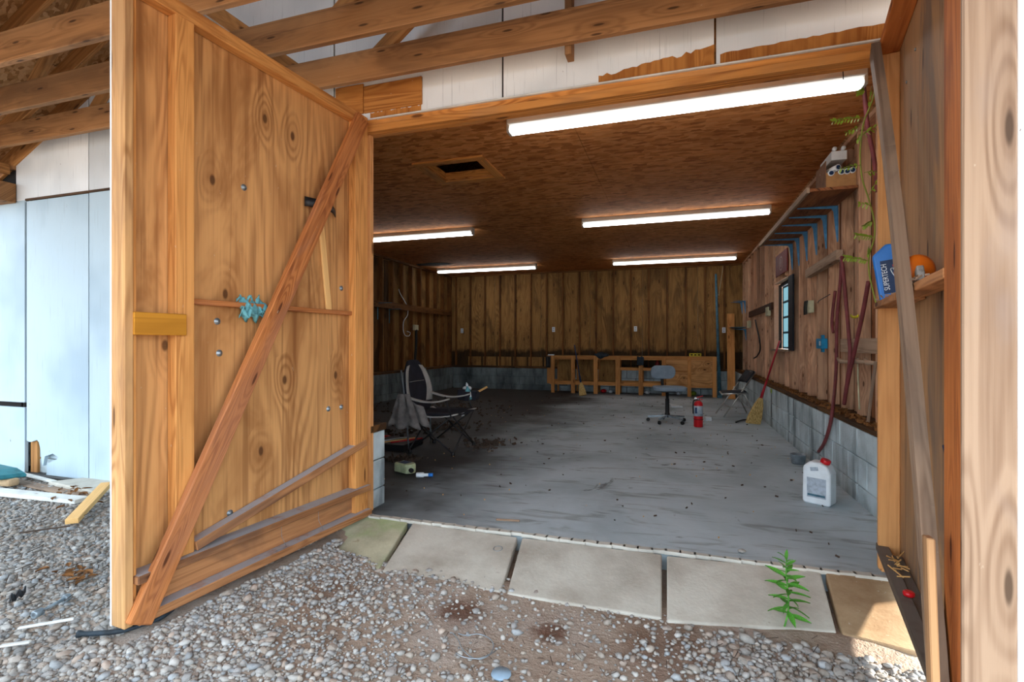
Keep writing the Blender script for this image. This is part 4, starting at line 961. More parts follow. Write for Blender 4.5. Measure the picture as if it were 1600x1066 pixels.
# vine
vr = root('climbing_vine', 'thin yellow-green vine with small leaves hanging beside the jamb', 'vine', loc=(1.3, 3.4, 1.3))
vp = [PY(u, v, yy) for u, v, yy in ((1370, 128, 3.30), (1362, 160, 3.34), (1350, 190, 3.38), (1345, 222, 3.4), (1344, 250, 3.42), (1348, 282, 3.42), (1357, 310, 3.42), (1366, 345, 3.40), (1366, 372, 3.4), (1358, 400, 3.4), (1358, 425, 3.38), (1363, 450, 3.34), (1370, 478, 3.30))]
MB().tube(smooth_path(vp, 5), [.0045] * 61, 6).build('stem', 'stem', vr)
def leaf_mesh(name, mat, L=1.0, w=.5, fold=.1, nseg=5):
    m = MB(); pts = []
    for i in range(nseg + 1):
        t = i / nseg; ww = w * math.sin(math.pi * min(1, t * .95 + .05)) ** .8 * .5 * (1 - .3 * t); z = -.25 * t * t * L
        pts.append((t * L, ww, z))
    m.surf(lambda a, b: (a * L, (b - .5) * 2 * (w * .5 * max(.02, math.sin(math.pi * min(.995, a * .97 + .03)) ** .8) * (1 - .25 * a)), -.2 * a * a * L + fold * abs(b - .5) * 2 * w), nseg, 2)
    return m.mesh(name, mat)
vl = leaf_mesh('leaflet', 'vine'); vl['loc'] = 1
rnd = random.Random(5)
def put_leaf(me, par, p, dirv, size, name='leaf', roll=0.0, inv=True):
    o = bpy.data.objects.new(name, me); COL.objects.link(o); o.parent = par
    iv = INV.get(par.name, Matrix()) if inv else Matrix()
    d = V(dirv).normalized(); q = d.to_track_quat('X', 'Z').to_matrix().to_4x4()
    o.matrix_local = iv @ Matrix.Translation(V(p)) @ q @ Matrix.Rotation(roll, 4, 'X') @ Matrix.Scale(size, 4)
    return o
for (u, v, du, dv, n_, yy) in ((1348, 184, -46, 6, 9, 3.38), (1345, 198, -22, 10, 4, 3.38), (1344, 214, 26, -18, 5, 3.4), (1344, 210, -4, 8, 3, 3.4), (1345, 258, -30, 6, 5, 3.4), (1350, 270, 20, 0, 3, 3.4),
                             (1358, 305, 10, -18, 2, 3.4), (1362, 322, -18, -3, 3, 3.4), (1364, 345, -14, 9, 5, 3.4), (1366, 372, -28, -4, 8, 3.4), (1358, 385, -2, 12, 4, 3.4), (1357, 408, -36, -6, 10, 3.36), (1363, 418, 6, 2, 3, 3.3), (1352, 140, -12, 6, 4, 3.36), (1362, 135, -4, 24, 3, 3.34)):
    a = PY(u, v, yy); b = PY(u + du, v + dv, yy - .03)
    MB().tube([a, (a + b) / 2 + V((0, 0, .008)), b], .0018, 5).build('tendril', 'stem', vr)
    for i in range(n_):
        t = (i + 1) / n_; p = a.lerp(b, t)
        for s in (-1, 1):
            d = (b - a).normalized() * .5 + V((0, -.6, -.35)) * .5 + V((0, 0, .9 * s)) * .6
            put_leaf(vl, vr, p, d, rnd.uniform(.022, .036), 'leaf', rnd.uniform(-.6, .6))

# ================================================================== THINGS ON DOOR 2
def DP2(s, t, z): return (Matrix.Translation((.970, 2.984, 0)) @ Matrix.Rotation(math.atan2(-.9797, -.2005), 4, 'Z')) @ V((s, t, z))
jug = root('motor_fluid_jug', 'blue plastic jug with a dark label on the right door shelf', 'jug', loc=(1.0, 2.80, 1.356), rot=-.30, world=False)
JT = Matrix.Rotation(-.13, 4, 'Y')
MB().prism([(-.075, 0), (.075, 0), (.085, .20), (.06, .235), (.02, .255), (-.02, .262), (-.078, .215)], (0, .035, 0), (1, 0, 0), (0, 0, 1), .072).xf(JT).build('body', 'blueplastic', jug, bev=.010, seg=3)
MB().lathe([(.018, 0), (.018, .03), (.015, .032)], (.02, 0, .255), (.1, 0, 1), 14).xf(JT).build('cap', 'bluedark', jug)
MB().prism([(-.055, .03), (.055, .03), (.06, .185), (-.052, .185)], (0, -.0375, 0), (1, 0, 0), (0, 0, 1), .001).xf(JT).build('label', 'bluedark', jug)
jl = bpy.data.objects[[o.name for o in jug.children if o.name.startswith('label')][0]]
tm = text_mesh('SUPERTECH', .030, 'white_plastic'); tm.transform(JT @ Matrix.Translation((-.040, -.0392, .107)) @ Matrix.Rotation(math.pi / 2, 4, 'X') @ Matrix.Rotation(math.pi / 2, 4, 'Z') @ Matrix.Scale(.78, 4, (1, 0, 0))); tm['loc'] = 1
link('lettering', tm, jl)
for k, (zz, mt) in enumerate(((.155, 'red'), (.14, 'white_plastic'), (.12, 'red'), (.10, 'white_plastic'))):
    MB().box((-.008, -.0398, zz - .005), (.045, -.0385, zz + .005), 0).xf(JT).build('label_stripe', mt, jl, bev=0)
bl = root('line_reel', 'round orange plastic reel resting on the right door shelf', 'reel', loc=DP2(.80, .03, 1.362), world=True)
c = DP2(.82, .03, 1.415); ax = V((.25, -1, .12)).normalized()
MB().lathe([(.002, -.022), (.035, -.02), (.052, -.008), (.054, .0), (.052, .008), (.035, .02), (.002, .022)], c, ax, 28).build('shell', 'orange', bl)
MB().lathe([(.012, -.026), (.014, -.02), (.012, .0)], c, ax, 14).build('hub', 'label_grey', bl)
MB().tube(smooth_path([c + V((-.04, 0, .0)), c + V((-.075, .03, .01)), c + V((-.06, .02, -.03))]), .002, 5).build('wire', 'metal', bl)
gk = MB().prism([(-.02, -.02), (.03, -.015), (.035, .02), (0, .035), (-.022, .01)], DP2(.90, .01, 1.385), (.2, .98, 0), (0, 0, 1), .02).build('stone_chip', 'stone1', None, bev=.003, label='grey stone chip beside the orange reel', category='stone')
# wood shavings on the shelf and blue scraper on the brace
sv = MB(); rnd = random.Random(8)
for i in range(46):
    s = rnd.uniform(.02, 1.1); q = DP2(s, rnd.uniform(-.012, .06), 1.357 + (.01 if s > .62 else 0)); q2 = q + V((rnd.uniform(-.02, .02), rnd.uniform(-.02, .02), rnd.uniform(.0, .012))); sv.beam(q, q2, .006, .002)
sv.build('wood_shavings', 'greystick', None, kind='stuff', label='grey shavings and cobweb along the right door shelf', category='shavings')
T1(MB().prism([(-.02, .0), (.19, .02), (.19, -.15)], DP2(1.12, .05, .835), (-.2005, -.9797, 0), (0, 0, 1), .012).build('scraper_blade', 'bluedark', None, bev=.003), 'dark blue wedge of plastic tucked behind the right door brace', 'wedge')
T1(MB().lathe([(.016, 0), (.02, .004), (.02, .016), (.014, .02)], DP2(.60, .035, .146), (0, 0, 1), 14).build('litter_bottletop', 'red', None), 'red bottle cap on the dark ledge of the right door', 'cap')
lm = MB(); rnd = random.Random(12)
for i in range(16):
    q = DP2(.30 + rnd.uniform(-.12, .14), .04 + rnd.uniform(-.02, .03), .148); lm.beam(q, q + V((rnd.uniform(-.05, .05), rnd.uniform(-.05, .05), rnd.uniform(0, .03))), .005, .003)
lm.build('dry_litter', 'newslat', None, kind='stuff', label='wisp of dry grass on the dark ledge of the right door', category='litter')

# rag on door 1
def DP1(s, t, z): return (Matrix.Translation((-1.964, 2.943, 0)) @ Matrix.Rotation(math.radians(-95.27), 4, 'Z')) @ V((s, t, z))
rg = MB().surf(lambda a, b: DP1(.945 - .16 * a, -.04 + .03 * noise.noise(V((a * 7, b * 7, 1))) + .025 * math.sin(5 * b), 1.275 + .11 * b + .014 * math.sin(a * 19 + b * 5) + .02 * noise.noise(V((a * 9, b * 9, 5)))), 22, 16).build('tissue_rag', 'tealrag', None, solid=.004)
T1(rg, 'crumpled teal tissue rag tucked behind the thin batten of the left door', 'rag')

# ================================================================== CAMP CHAIR
ch = root('camping_chair', 'folding camping chair in black and pale grey fabric on the dark left floor', 'chair', loc=(-2.66, 4.98, 0), world=False)
HW = .28
def tb(name, pts, r, mat, par, n=8): return MB().tube(pts, r, n).build(name, mat, par)
for s in (-1, 1):
    y = s * HW
    tb('back_pole', [(0, s * .25, 0), (-.02, s * .27, .45), (-.08, s * .27, .86)], .009, 'galv', ch)
    tb('leg', [(.03, y, .03), (.50, y, .40)], .009, 'black', ch); tb('leg', [(.52, y, .02), (.04, y, .40)], .009, 'black', ch)
    tb('arm_post', [(.50, y, .40), (.43, y, .60)], .009, 'black', ch)
    for x in (.03, .52): MB().lathe([(.018, 0), (.022, .005), (.02, .03), (.012, .045)], (x, y, 0), n=12).build('foot', 'black', ch)
    MB().surf(lambda a, b: (-.05 + .52 * a, y + s * (.03 * (b - .5)) * 2.2, .60 - .07 * math.sin(math.pi * a * .8) + .02 * a - .008 * abs(b - .5)), 12, 3).build('armrest', 'greycloth', ch, solid=.014)
for x in (.02, .52):
    tb('cross_brace', [(x, -HW, .03), (x, HW, .40)], .008, 'black', ch); tb('cross_brace', [(x, HW, .03), (x, -HW, .40)], .008, 'black', ch)
st_ = MB().surf(lambda a, b: (.02 + .52 * a, -HW + 2 * HW * b, .415 - .05 * math.sin(math.pi * b) * math.sin(math.pi * (a * .8 + .1))), 10, 10).build('seat', 'blackcloth', ch, solid=.012)
for s in (-1, 1): MB().surf(lambda a, b: (.01 + .54 * a, s * (HW + .004 - .07 * b), .42 - .035 * math.sin(math.pi * a) * b - .035 * (1 - b) * math.sin(math.pi * a)), 10, 3).build('seat_border', 'greycloth', ch, solid=.012)
def backf(a, b, y0, y1, off=0):
    z = .38 + .565 * a; w = .215 + .07 * math.sin(math.pi * min(1, a * 1.15)) - .10 * max(0, a - .85) / .15
    yy = (y0 + (y1 - y0) * b) * w; top = .05 * (1 - (yy / .25) ** 2) * max(0, (a - .7) / .3)
    return (-.02 - .08 * a + .03 * (yy / .25) ** 2 + off, yy, z + top - .03 * max(0, (a - .7) / .3))
MB().surf(lambda a, b: backf(a, b, -1, 1), 16, 12).build('backrest', 'blackcloth', ch, solid=.02)
for s in (-1, 1):
    MB().surf(lambda a, b: backf(.22 + .70 * a, b, s * 1.01, s * (.60 + .12 * math.sin(math.pi * a)), .014), 14, 4).build('side_strip', 'greycloth', ch, solid=.006)
MB().tube([backf(.62, 0, -.6, -.6, .016), backf(.62, .5, -.6, .6, .016), backf(.62, 1, -.6, .6, .016)], .003, 5).build('back_seam', 'greycloth', ch)
MB().lathe([(.04, 0), (.045, .0), (.045, .10), (.041, .10)], (.42, HW + .02, .50), n=14).build('cup_holder', 'blackcloth', ch)
MB().prism([(0, 0), (.22, 0), (.24, .10), (.0, .12)], (.30, HW + .16, .50), (1, 0, 0), (0, 0, 1), .12).build('side_organizer', 'blackcloth', ch, bev=.01)
bt = root('spray_bottle', 'small pale teal bottle in the camping chair cup holder', 'bottle', loc=(-2.21, 5.30, .505), world=False); bt.rotation_euler = (0, -.18, 0)
MB().lathe([(.028, 0), (.031, .01), (.031, .11), (.012, .14), (.012, .155)], n=14).build('body', 'tealrag', bt); MB().lathe([(.014, .155), (.014, .18), (.006, .19), (.006, .20)], n=12).build('cap', 'white_plastic', bt)
MB().lathe([(.0315, .03), (.0318, .03), (.0318, .09), (.0315, .09)], n=14).build('label', 'white_plastic', bt)
br = root('paint_brush', 'wooden brush sticking out of the chair organizer', 'brush', loc=(-2.16, 5.38, .58), world=False)
board('handle', (0, 0, 0), (.13, .02, .07), .022, .01, 'newslat', br); board('bristles', (-.05, -.008, -.027), (0, 0, 0), .035, .012, 'black', br)
MB().surf(lambda a, b: (-2.28 + .05 * math.sin(math.pi * b) * math.cos(6.28 * a) * (1 + .2 * math.sin(25 * a)), 5.40 + .04 * math.sin(math.pi * b) * math.sin(6.28 * a), .595 + .03 * (1 - math.cos(math.pi * b))), 12, 6).build('paper_ball', 'white_plastic', None, label='small white crumpled paper on the camping chair organizer', category='paper')
def ragf(a, b):
    w = .10 + .18 * (1 - b); n_ = .022 * noise.noise(V((a * 6, b * 4, 2)))
    return (-2.70 + (a - .5) * w * 1.35 + .02, 4.655 + n_ + .02 * math.sin(a * 14) * (1 - b * .6), .27 + .35 * b + .02 * math.sin(a * 11) * (1 - b))
T1(MB().surf(ragf, 18, 12).build('draped_cloth', 'rag', None, solid=.006), 'dusty grey cloth hanging over the near arm of the camping chair', 'cloth')
T1(MB().surf(lambda a, b: (-2.62 + .16 * a + .10 * (1 - b), 4.66 + .015 * math.sin(9 * a), .30 + .10 * a * 0 + .24 * b - .06 * a), 10, 8).build('cloth_corner', 'rag', bpy.data.objects['draped_cloth'], solid=.006), None, None) if False else MB().surf(lambda a, b: (-2.62 + .16 * a + .08 * (1 - b), 4.67 + .015 * math.sin(9 * a), .33 + .22 * b - .06 * a), 10, 8).build('cloth_fold', 'rag', bpy.data.objects['draped_cloth'], solid=.006)
# white scrap under seat
T1(MB().prism([(0, 0), (.08, 0), (.08, .03), (0, .03)], (-2.19, 5.25, .28), (0, 1, 0), (0, 0, 1), .02).build('tag', 'white_plastic', None, bev=.002), 'white care tag hanging under the front of the camping chair seat', 'tag') if False else MB().prism([(0, 0), (.07, 0), (.07, .035), (0, .035)], (.50, -.02, .365), (0, 1, 0), (0, 0, 1), .004).build('care_tag', 'white_plastic', ch)

# ================================================================== OFFICE CHAIR
oc = root('task_chair', 'grey swivel task chair standing before the workbench', 'chair', loc=(-.10, 7.66, 0), rot=.2, world=False)
for k in range(5):
    a = .35 + k * 2 * math.pi / 5; e = V((.27 * math.cos(a), .27 * math.sin(a), .075))
    arm_ = board('base_arm', (0, 0, .10), e, .026, .034, 'galv', oc)
    cs = MB(); cs.lathe([(.022, -.018), (.026, -.012), (.026, .012), (.022, .018)], e + V((0, 0, -.048)), (-math.sin(a), math.cos(a), 0), 12); cs.build('caster', 'black', arm_)
MB().lathe([(.035, .075), (.038, .08), (.036, .13), (.030, .14), (.030, .34), (.022, .345), (.022, .45)], n=16).build('column', 'black', oc)
def rrect(w, h, r, n=5):
    out = []
    for cx, cy, a0 in ((w / 2 - r, h / 2 - r, 0), (-w / 2 + r, h / 2 - r, 90), (-w / 2 + r, -h / 2 + r, 180), (w / 2 - r, -h / 2 + r, 270)):
        for i in range(n + 1): t = math.radians(a0 + 90 * i / n); out.append((cx + r * math.cos(t), cy + r * math.sin(t)))
    return out
boxo('seat_plate', (-.1, -.1, .44), (.1, .1, .465), 'black', oc)
MB().prism(rrect(.46, .42, .14), (0.03, 0, .465), (1, 0, 0), (0, 1, 0), .055).build('seat', 'greychair', oc, bev=.015, seg=3)
MB().prism(rrect(.36, .20, .09), (-.03, .20, .72), (1, 0, 0), (0, -.12, 1), .045).build('backrest', 'greychair', oc, bev=.014, seg=3)
MB().tube([(-.02, .05, .45), (-.02, .22, .47), (-.03, .235, .55), (-.03, .215, .68)], .022, 8).build('back_support', 'black', oc)
# extinguisher
ex = root('fire_extinguisher', 'red fire extinguisher standing on the floor beside the grey task chair', 'fire extinguisher', loc=(.31, 7.38, 0), world=False)
MB().lathe([(.055, 0), (.06, .01), (.06, .30), (.052, .335), (.028, .355), (.02, .36)], n=24).build('cylinder', 'red', ex)
MB().lathe([(.0612, .15), (.0614, .15), (.0614, .29), (.0612, .29)], n=24).build('white_label', 'label_grey', ex)
MB().lathe([(.017, .355), (.017, .39), (.012, .395)], n=12).build('valve', 'galv', ex)
board('lever', (-.02, 0, .40), (.06, 0, .425), .012, .022, 'red', ex); board('handle', (-.02, 0, .385), (.055, 0, .375), .012, .022, 'red', ex)
MB().lathe([(.018, -.006), (.02, 0), (.018, .006)], (-.035, -.01, .385), (0, 1, 0), 14).build('gauge', 'chrome', ex)
MB().tube(smooth_path([(-.015, -.02, .375), (-.06, -.03, .36), (-.068, -.02, .30), (-.066, -.01, .18)]), .008, 7).build('hose', 'black', ex)
boxo('label_mark', (-.05, -.0625, .16), (-.03, -.055, .28), 'bluedark', ex, bev=0) if False else None
MB().lathe([(.0605, .10), (.0615, .10), (.0615, .112), (.0605, .112)], n=24).build('strap', 'signred', ex)
boxo('instruction_print', (-.045, -.064, .19), (-.018, -.050, .27), 'bluedark', ex, bev=.002)
# white dustpan and block on floor
dp = root('dustpan', 'flat white dustpan lying behind the task chair', 'dustpan', loc=PZ(1060, 640), world=True)
q0 = PZ(1046, 633); q1 = PZ(1073, 643)
MB().prism([(0, -.02), (.22, -.02), (.22, .02), (0, .02)], q0 + V((0, 0, .02)), (q1 - q0), (-(q1 - q0).y, (q1 - q0).x, 0), .01).build('handle', 'white_plastic', dp)
MB().prism([(0, -.04), (.22, -.10), (.22, .10), (0, .04)], q0 + (q1 - q0).normalized() * .2 + V((0, 0, .004)), (q1 - q0), (-(q1 - q0).y, (q1 - q0).x, 0), .03).build('pan', 'white_plastic', dp, bev=.004)
def floor_thing(u, v, name, mt, label, cat, w=.1, d=.06, h=.05, rot=0, z=0, bev=.006):
    p = PZ(u, v, z); m = Matrix.Translation(p) @ Matrix.Rotation(rot, 4, 'Z')
    return T1(MB().box((-w / 2, -d / 2, 0), (w / 2, d / 2, h)).xf(m).build(name, mt, None, bev=bev), label, cat)
floor_thing(1106, 658, 'plastic_block', 'white_plastic', 'small white plastic block on the floor right of the extinguisher', 'block', .09, .07, .06, .3)
a, b = PZ(1150, 660, .01), PZ(1170, 656, .012)
T1(MB().tube(smooth_path([a, (a + b) / 2 + V((0, .02, .01)), b]), .012, 6).build('dark_stick', 'black', None), 'short black stick on the floor left of the straw broom', 'stick')
# folding chair
fc = root('folding_chair', 'chrome tube folding chair with a dark backrest by the right block wall', 'chair', loc=(.95, 8.7, 0))
F1, F2 = V((.635, 8.80, .01)), V((.72, 8.39, .01)); T1_, T2_ = V((1.12, 9.0, .69)), V((1.19, 8.62, .69)); R1, R2 = V((1.12, 9.03, .01)), V((1.19, 8.63, .01))
for A, B_, C_ in ((F1, T1_, R1), (F2, T2_, R2)):
    MB().tube([A, B_], .011, 8).build('leg', 'chrome', fc); mid = A.lerp(B_, .62); MB().tube([C_, V((mid.x - .02, mid.y, .44))], .010, 8).build('leg', 'chrome', fc)
MB().tube([T1_, T2_], .011, 8).build('top_bar', 'chrome', fc); MB().tube([R1.lerp(V((.96, 9.0, .44)), .25), R2.lerp(V((1.0, 8.6, .44)), .25)], .007, 6).build('stretcher', 'chrome', fc)
MB().tube([F1.lerp(T1_, .22), F2.lerp(T2_, .22)], .007, 6).build('stretcher', 'chrome', fc)
k1, k2 = F1.lerp(T1_, .74), F2.lerp(T2_, .74)
MB().surf(lambda a, b: (k1.lerp(k2, b)).lerp(T1_.lerp(T2_, b), a) + V((-.012 + .03 * math.sin(math.pi * b), 0, .02)), 6, 6).build('backrest', 'darkframe', fc, solid=.02)
MB().surf(lambda a, b: V((.70 + .36 * a, 8.83 - .40 * b + .07 * a, .365 + .02 * a)), 4, 4).build('seat', 'darkframe', fc, solid=.028)
MB().tube([(.70, 8.85, .36), (.70, 8.42, .36)], .012, 8).build('seat_rail', 'chrome', fc); MB().tube([(.70, 8.42, .36), (1.07, 8.50, .38)], .011, 8).build('seat_rail', 'chrome', fc)
# brooms
def broom(base, top, label, hl, hw, mt_h, mt_grip, name='broom'):
    base, top = V(base), V(top); r = root(name, label, 'broom', loc=base); a = (top - base).normalized(); side = V(_R); side = (side - a * side.dot(a)).normalized(); nrm = side.cross(a)
    MB().prism([(-hw / 2, 0), (hw / 2, .015), (hw / 2 * .95, hl * .3), (hw * .30, hl * .72), (.022, hl), (-.022, hl), (-hw * .32, hl * .72), (-hw / 2 * .98, hl * .25)], base - nrm * .02 + V((0, 0, .004)), side, a, .045).build('straw_head', 'straw', r, bev=.008, seg=2)
    for f in (.5, .6, .7): MB().tube([base + a * (hl * f) - side * (hw * (.40 - (f - .5) * .35)) - nrm * .027, base + a * (hl * f) + side * (hw * (.40 - (f - .5) * .35)) - nrm * .027], .003, 5).build('stitching', 'brownleaf', r)
    MB().tube([base + a * (hl * .9), base + a * (hl + .25)], [.022, .014], 10).build('grip_sleeve', mt_grip, r)
    MB().tube([base + a * (hl + .2), top], .012, 8).build('handle', mt_h, r)
    return r
broom((1.05, 7.85, 0.0), (1.355, 7.62, 1.18), 'straw broom with a red handle leaning on the right block wall', .40, .20, 'redstick', 'redstick')
broom((xu(911, 10.9), 10.9, 0), (xu(898, 11.47), 11.43, 1.10), 'straw broom with a blue handle leaning on the workbench', .31, .16, 'bluedark', 'bluedark')
# white jug
wj = root('plastic_jug', 'large white plastic jug with a red cap by the right block wall', 'jug', loc=(.99, 4.13, 0), rot=-.55, world=False)
m_ = MB().prism([(-.085, 0), (.085, 0), (.09, .02), (.09, .225), (.07, .275), (.02, .300), (-.05, .300), (-.09, .26), (-.092, .02)], (0, .065, 0), (1, 0, 0), (0, 0, 1), .13)
m_.build('body', 'white_plastic', wj, bev=.016, seg=3)
MB().lathe([(.03, 0), (.032, .004), (.032, .026), (.028, .03)], (.035, 0, .292), (.35, 0, 1), 18).build('cap', 'red', wj)
MB().prism([(-.06, .05), (.062, .05), (.062, .19), (-.06, .19)], (.0, -.0655, 0), (1, 0, 0), (0, 0, 1), .001).build('label', 'label_grey', wj)
MB().prism([(-.055, .06), (.057, .06), (.057, .075), (-.055, .075)], (.0, -.0665, 0), (1, 0, 0), (0, 0, 1), .001).build('label_band', 'pipe', wj)
MB().prism([(-.035, .235), (.015, .245), (.01, .27), (-.04, .262)], (0, -.0645, 0), (1, 0, 0), (0, 0, 1), .002).build('handle_opening', 'label_grey', wj)
cp = MB().lathe([(.05, 0), (.058, .005), (.068, .085), (.072, .09), (.066, .09), (.054, .012), (.0, .01)], V((1.12, 5.42, 0)), n=22).build('plastic_bowl', 'galv', None); T1(cp, 'grey round bowl on the floor behind the white jug', 'bowl')
# oil jug on its side
oj = root('oil_jug', 'dirty pale jug lying on its side on the left floor', 'jug', loc=(-2.27, 3.98, 0), rot=-.35, world=False)
MB().prism([(-.09, -.06), (.07, -.06), (.10, -.02), (.10, .03), (.06, .06), (-.09, .06)], (0, 0, .005), (1, 0, 0), (0, 1, 0), .085).build('body', 'jugdirty', oj, bev=.014, seg=2)
MB().prism([(-.06, -.04), (.04, -.04), (.04, .04), (-.06, .04)], (0, 0, .0905), (1, 0, 0), (0, 1, 0), .001).build('label', 'bluedark', oj)
MB().lathe([(.02, 0), (.02, .03)], (.085, -.02, .04), (1, -.3, 0), 14).build('neck', 'black', oj)
o2 = root('small_bottle', 'small white bottle with a blue cap lying beside the dirty jug', 'bottle', loc=(-2.10, 3.86, .022), world=False)
MB().lathe([(.018, 0), (.021, .005), (.021, .06), (.013, .07), (.013, .11)], (0, 0, 0), (1, .35, 0), 14).build('body', 'white_plastic', o2); MB().lathe([(.017, .105), (.017, .14), (.014, .143)], (0, 0, 0), (1, .35, 0), 14).build('cap', 'blueplastic', o2)
p = PZ(599, 686, .0); T1(MB().lathe([(.05, 0), (.09, .0), (.095, .02), (.085, .03), (.055, .03), (.05, .0)], p, n=24).build('lid_ring', 'red', None), 'red plastic ring lid on the dark left floor', 'lid')
T1(MB().lathe([(.03, 0), (.035, .01), (.03, .05), (.0, .055)], PZ(590, 775, 0), n=10).build('litter_bottletop', 'bluedark', None), 'dark blue cap beside the left block jamb', 'cap')
boxo('tool_tray', (-3.15, 4.72, .0), (-2.72, 5.15, .07), 'black', None, axis=0, label='black tray of tools on the dark floor behind the camping chair', category='tray')
rnd = random.Random(21)
for k in range(3):
    T1(MB().tube([(-3.05 + k * .08, 4.75, .085), (-2.85 + k * .09, 5.05, .09)], .008, 6).build('screwdriver', ['metal', 'newslat', 'red'][k], None), ['steel', 'wooden', 'red'][k] + ' tool handle lying on the black tray', 'tool')

# litter on the garage floor
lt = MB(); rnd = random.Random(31)
for i in range(420):
    x = rnd.uniform(-5.2, 1.1); y = rnd.uniform(3.1, 11); s = rnd.uniform(.004, .014); a = rnd.uniform(0, 6.28)
    if x > -2 and rnd.random() < .45: continue
    lt.beam((x, y, .003), (x + s * 2 * math.cos(a), y + s * 2 * math.sin(a), .004 + rnd.uniform(0, .006)), s, .004)
lt.build('floor_litter', 'twig', None, kind='stuff', label='scattered dark crumbs and leaf bits over the garage floor', category='litter')
lt = MB()
for i in range(120):
    x = rnd.uniform(-3, 1.1); y = rnd.uniform(3.1, 10); s = rnd.uniform(.004, .011); a = rnd.uniform(0, 6.28)
    lt.beam((x, y, .003), (x + s * math.cos(a), y + s * math.sin(a), .004), s, .004)
lt.build('pale_litter', 'newslat', None, kind='stuff', label='scattered pale chips over the garage floor', category='litter')
lt = MB()
for (cx_, cy_, r_, n_) in ((-2.05, 5.35, .28, 120), (-2.95, 6.3, .5, 160), (-2.55, 4.4, .15, 60), (-4, 8, 1.2, 200), (-3.5, 5.6, .6, 120)):
    for i in range(n_):
        x = cx_ + rnd.gauss(0, r_ * .5); y = cy_ + rnd.gauss(0, r_ * .5); s = rnd.uniform(.012, .03); a = rnd.uniform(0, 6.28)
        lt.beam((x, y, .004), (x + s * 2 * math.cos(a), y + s * 2 * math.sin(a), .006 + rnd.uniform(0, .03)), s, .004)
lt.build('leaf_litter', 'twig', None, kind='stuff', label='heaps of dark dead leaves around the camping chair', category='leaves')
T1(board('stick', PZ(775, 812, .008), PZ(812, 814, .008), .014, .008, 'greystick', None), 'thin grey stick on the floor just inside the ramp', 'stick')
sm = MB().surf(lambda a, b: PZ(1159, 861, .012) + V((.022 * math.sin(math.pi * b) * math.cos(6.28 * a), .015 * math.sin(math.pi * b) * math.sin(6.28 * a), -.010 * math.cos(math.pi * b))), 8, 5).build('pebble', 'stone1', None); T1(sm, 'single tan pebble on the garage floor near the right ramp', 'pebble')

# ================================================================== OUTSIDE
# round drain button on a slab
p = PZ(778, 858, -.030); T1(MB().lathe([(.026, 0), (.028, .003), (.024, .004), (.02, -.001)], p, (0, -.17, 1), 18).build('metal_cap', 'galv', None), 'round metal cap set in the second paving slab', 'cap')
# weed
wd = root('weed', 'bright green leafy weed growing from the foot of the ramp', 'plant', loc=PZ(1224, 985, -.09))
w0 = PZ(1224, 985, -.10); top = w0 + V((.03, .03, .30))
def wst(t): return w0.lerp(top, t) + V((.012 * math.sin(5 * t), 0, 0))
MB().tube([wst(i / 10) for i in range(11)], [.004 - .0002 * i for i in range(11)], 6).build('stem', 'leaf', wd)
wl_ = leaf_mesh('weed_leaf', 'leaf', 1, .30, .15); wl_['loc'] = 1; rnd = random.Random(2)
for i in range(34):
    t = .22 + .78 * (i / 33); a = i * 2.4; el = .1 + .9 * t - .4
    if t > .93: el = 1.0
    put_leaf(wl_, wd, wst(t), (math.cos(a), math.sin(a), el), (.085 if t < .8 else .055) * rnd.uniform(.8, 1.15), 'leaf', rnd.uniform(-.5, .5))
# lid
T1(MB().lathe([(.0, .0), (.036, .0), (.038, .004), (.036, .009), (.0, .010)], PZ(783, 1055, -.085), n=24).build('jar_lid', 'lidblue', None), 'round blue-grey lid lying on the soil at the bottom edge', 'lid')
# wire loop
wl2 = root('wire_loop', 'loop of thin grey wire lying on the soil', 'wire', loc=PZ(745, 1010, -.08))
pts = [PZ(u, v, -.075) for u, v in ((716, 990), (728, 993), (748, 991), (765, 998), (771, 1010), (765, 1023), (750, 1030), (735, 1026), (722, 1014), (716, 1000), (708, 990), (703, 989))]
MB().tube(smooth_path(pts, 5), .0022, 5).build('loop', 'galv', wl2); MB().tube(smooth_path([PZ(u, v, -.075) for u, v in ((712, 1020), (725, 1027), (748, 1029), (770, 1020), (775, 1016))], 4), .003, 5).build('twist', 'metal', wl2)
# cable under door 1
cbp = [PZ(u, v, -.012 - .0) for u, v in ((122, 991), (150, 990), (190, 986), (225, 975), (250, 966), (262, 958), (270, 952))]
T1(MB().tube(smooth_path(cbp, 5), [.015, .014] + [.010] * 29, 8).build('old_cable', 'bluecable', None), 'dusty dark blue cable end running under the left door', 'cable')
# steel bolt
bb = root('steel_bolt', 'long steel bolt lying in the left gravel', 'bolt', loc=PZ(75, 950, -.01))
a, b = PZ(52, 962, .0), PZ(103, 935, .0); d = (b - a).normalized()
MB().tube([a, b], .007, 10).build('shank', 'galv', bb); MB().lathe([(.016, 0), (.018, .003), (.018, .022), (.014, .026)], b - d * .01, d, 6).build('hex_nut', 'galv', bb); MB().lathe([(.014, 0), (.017, .004), (.017, .035), (.012, .04)], a, d, 8).build('bolt_head', 'galv', bb)
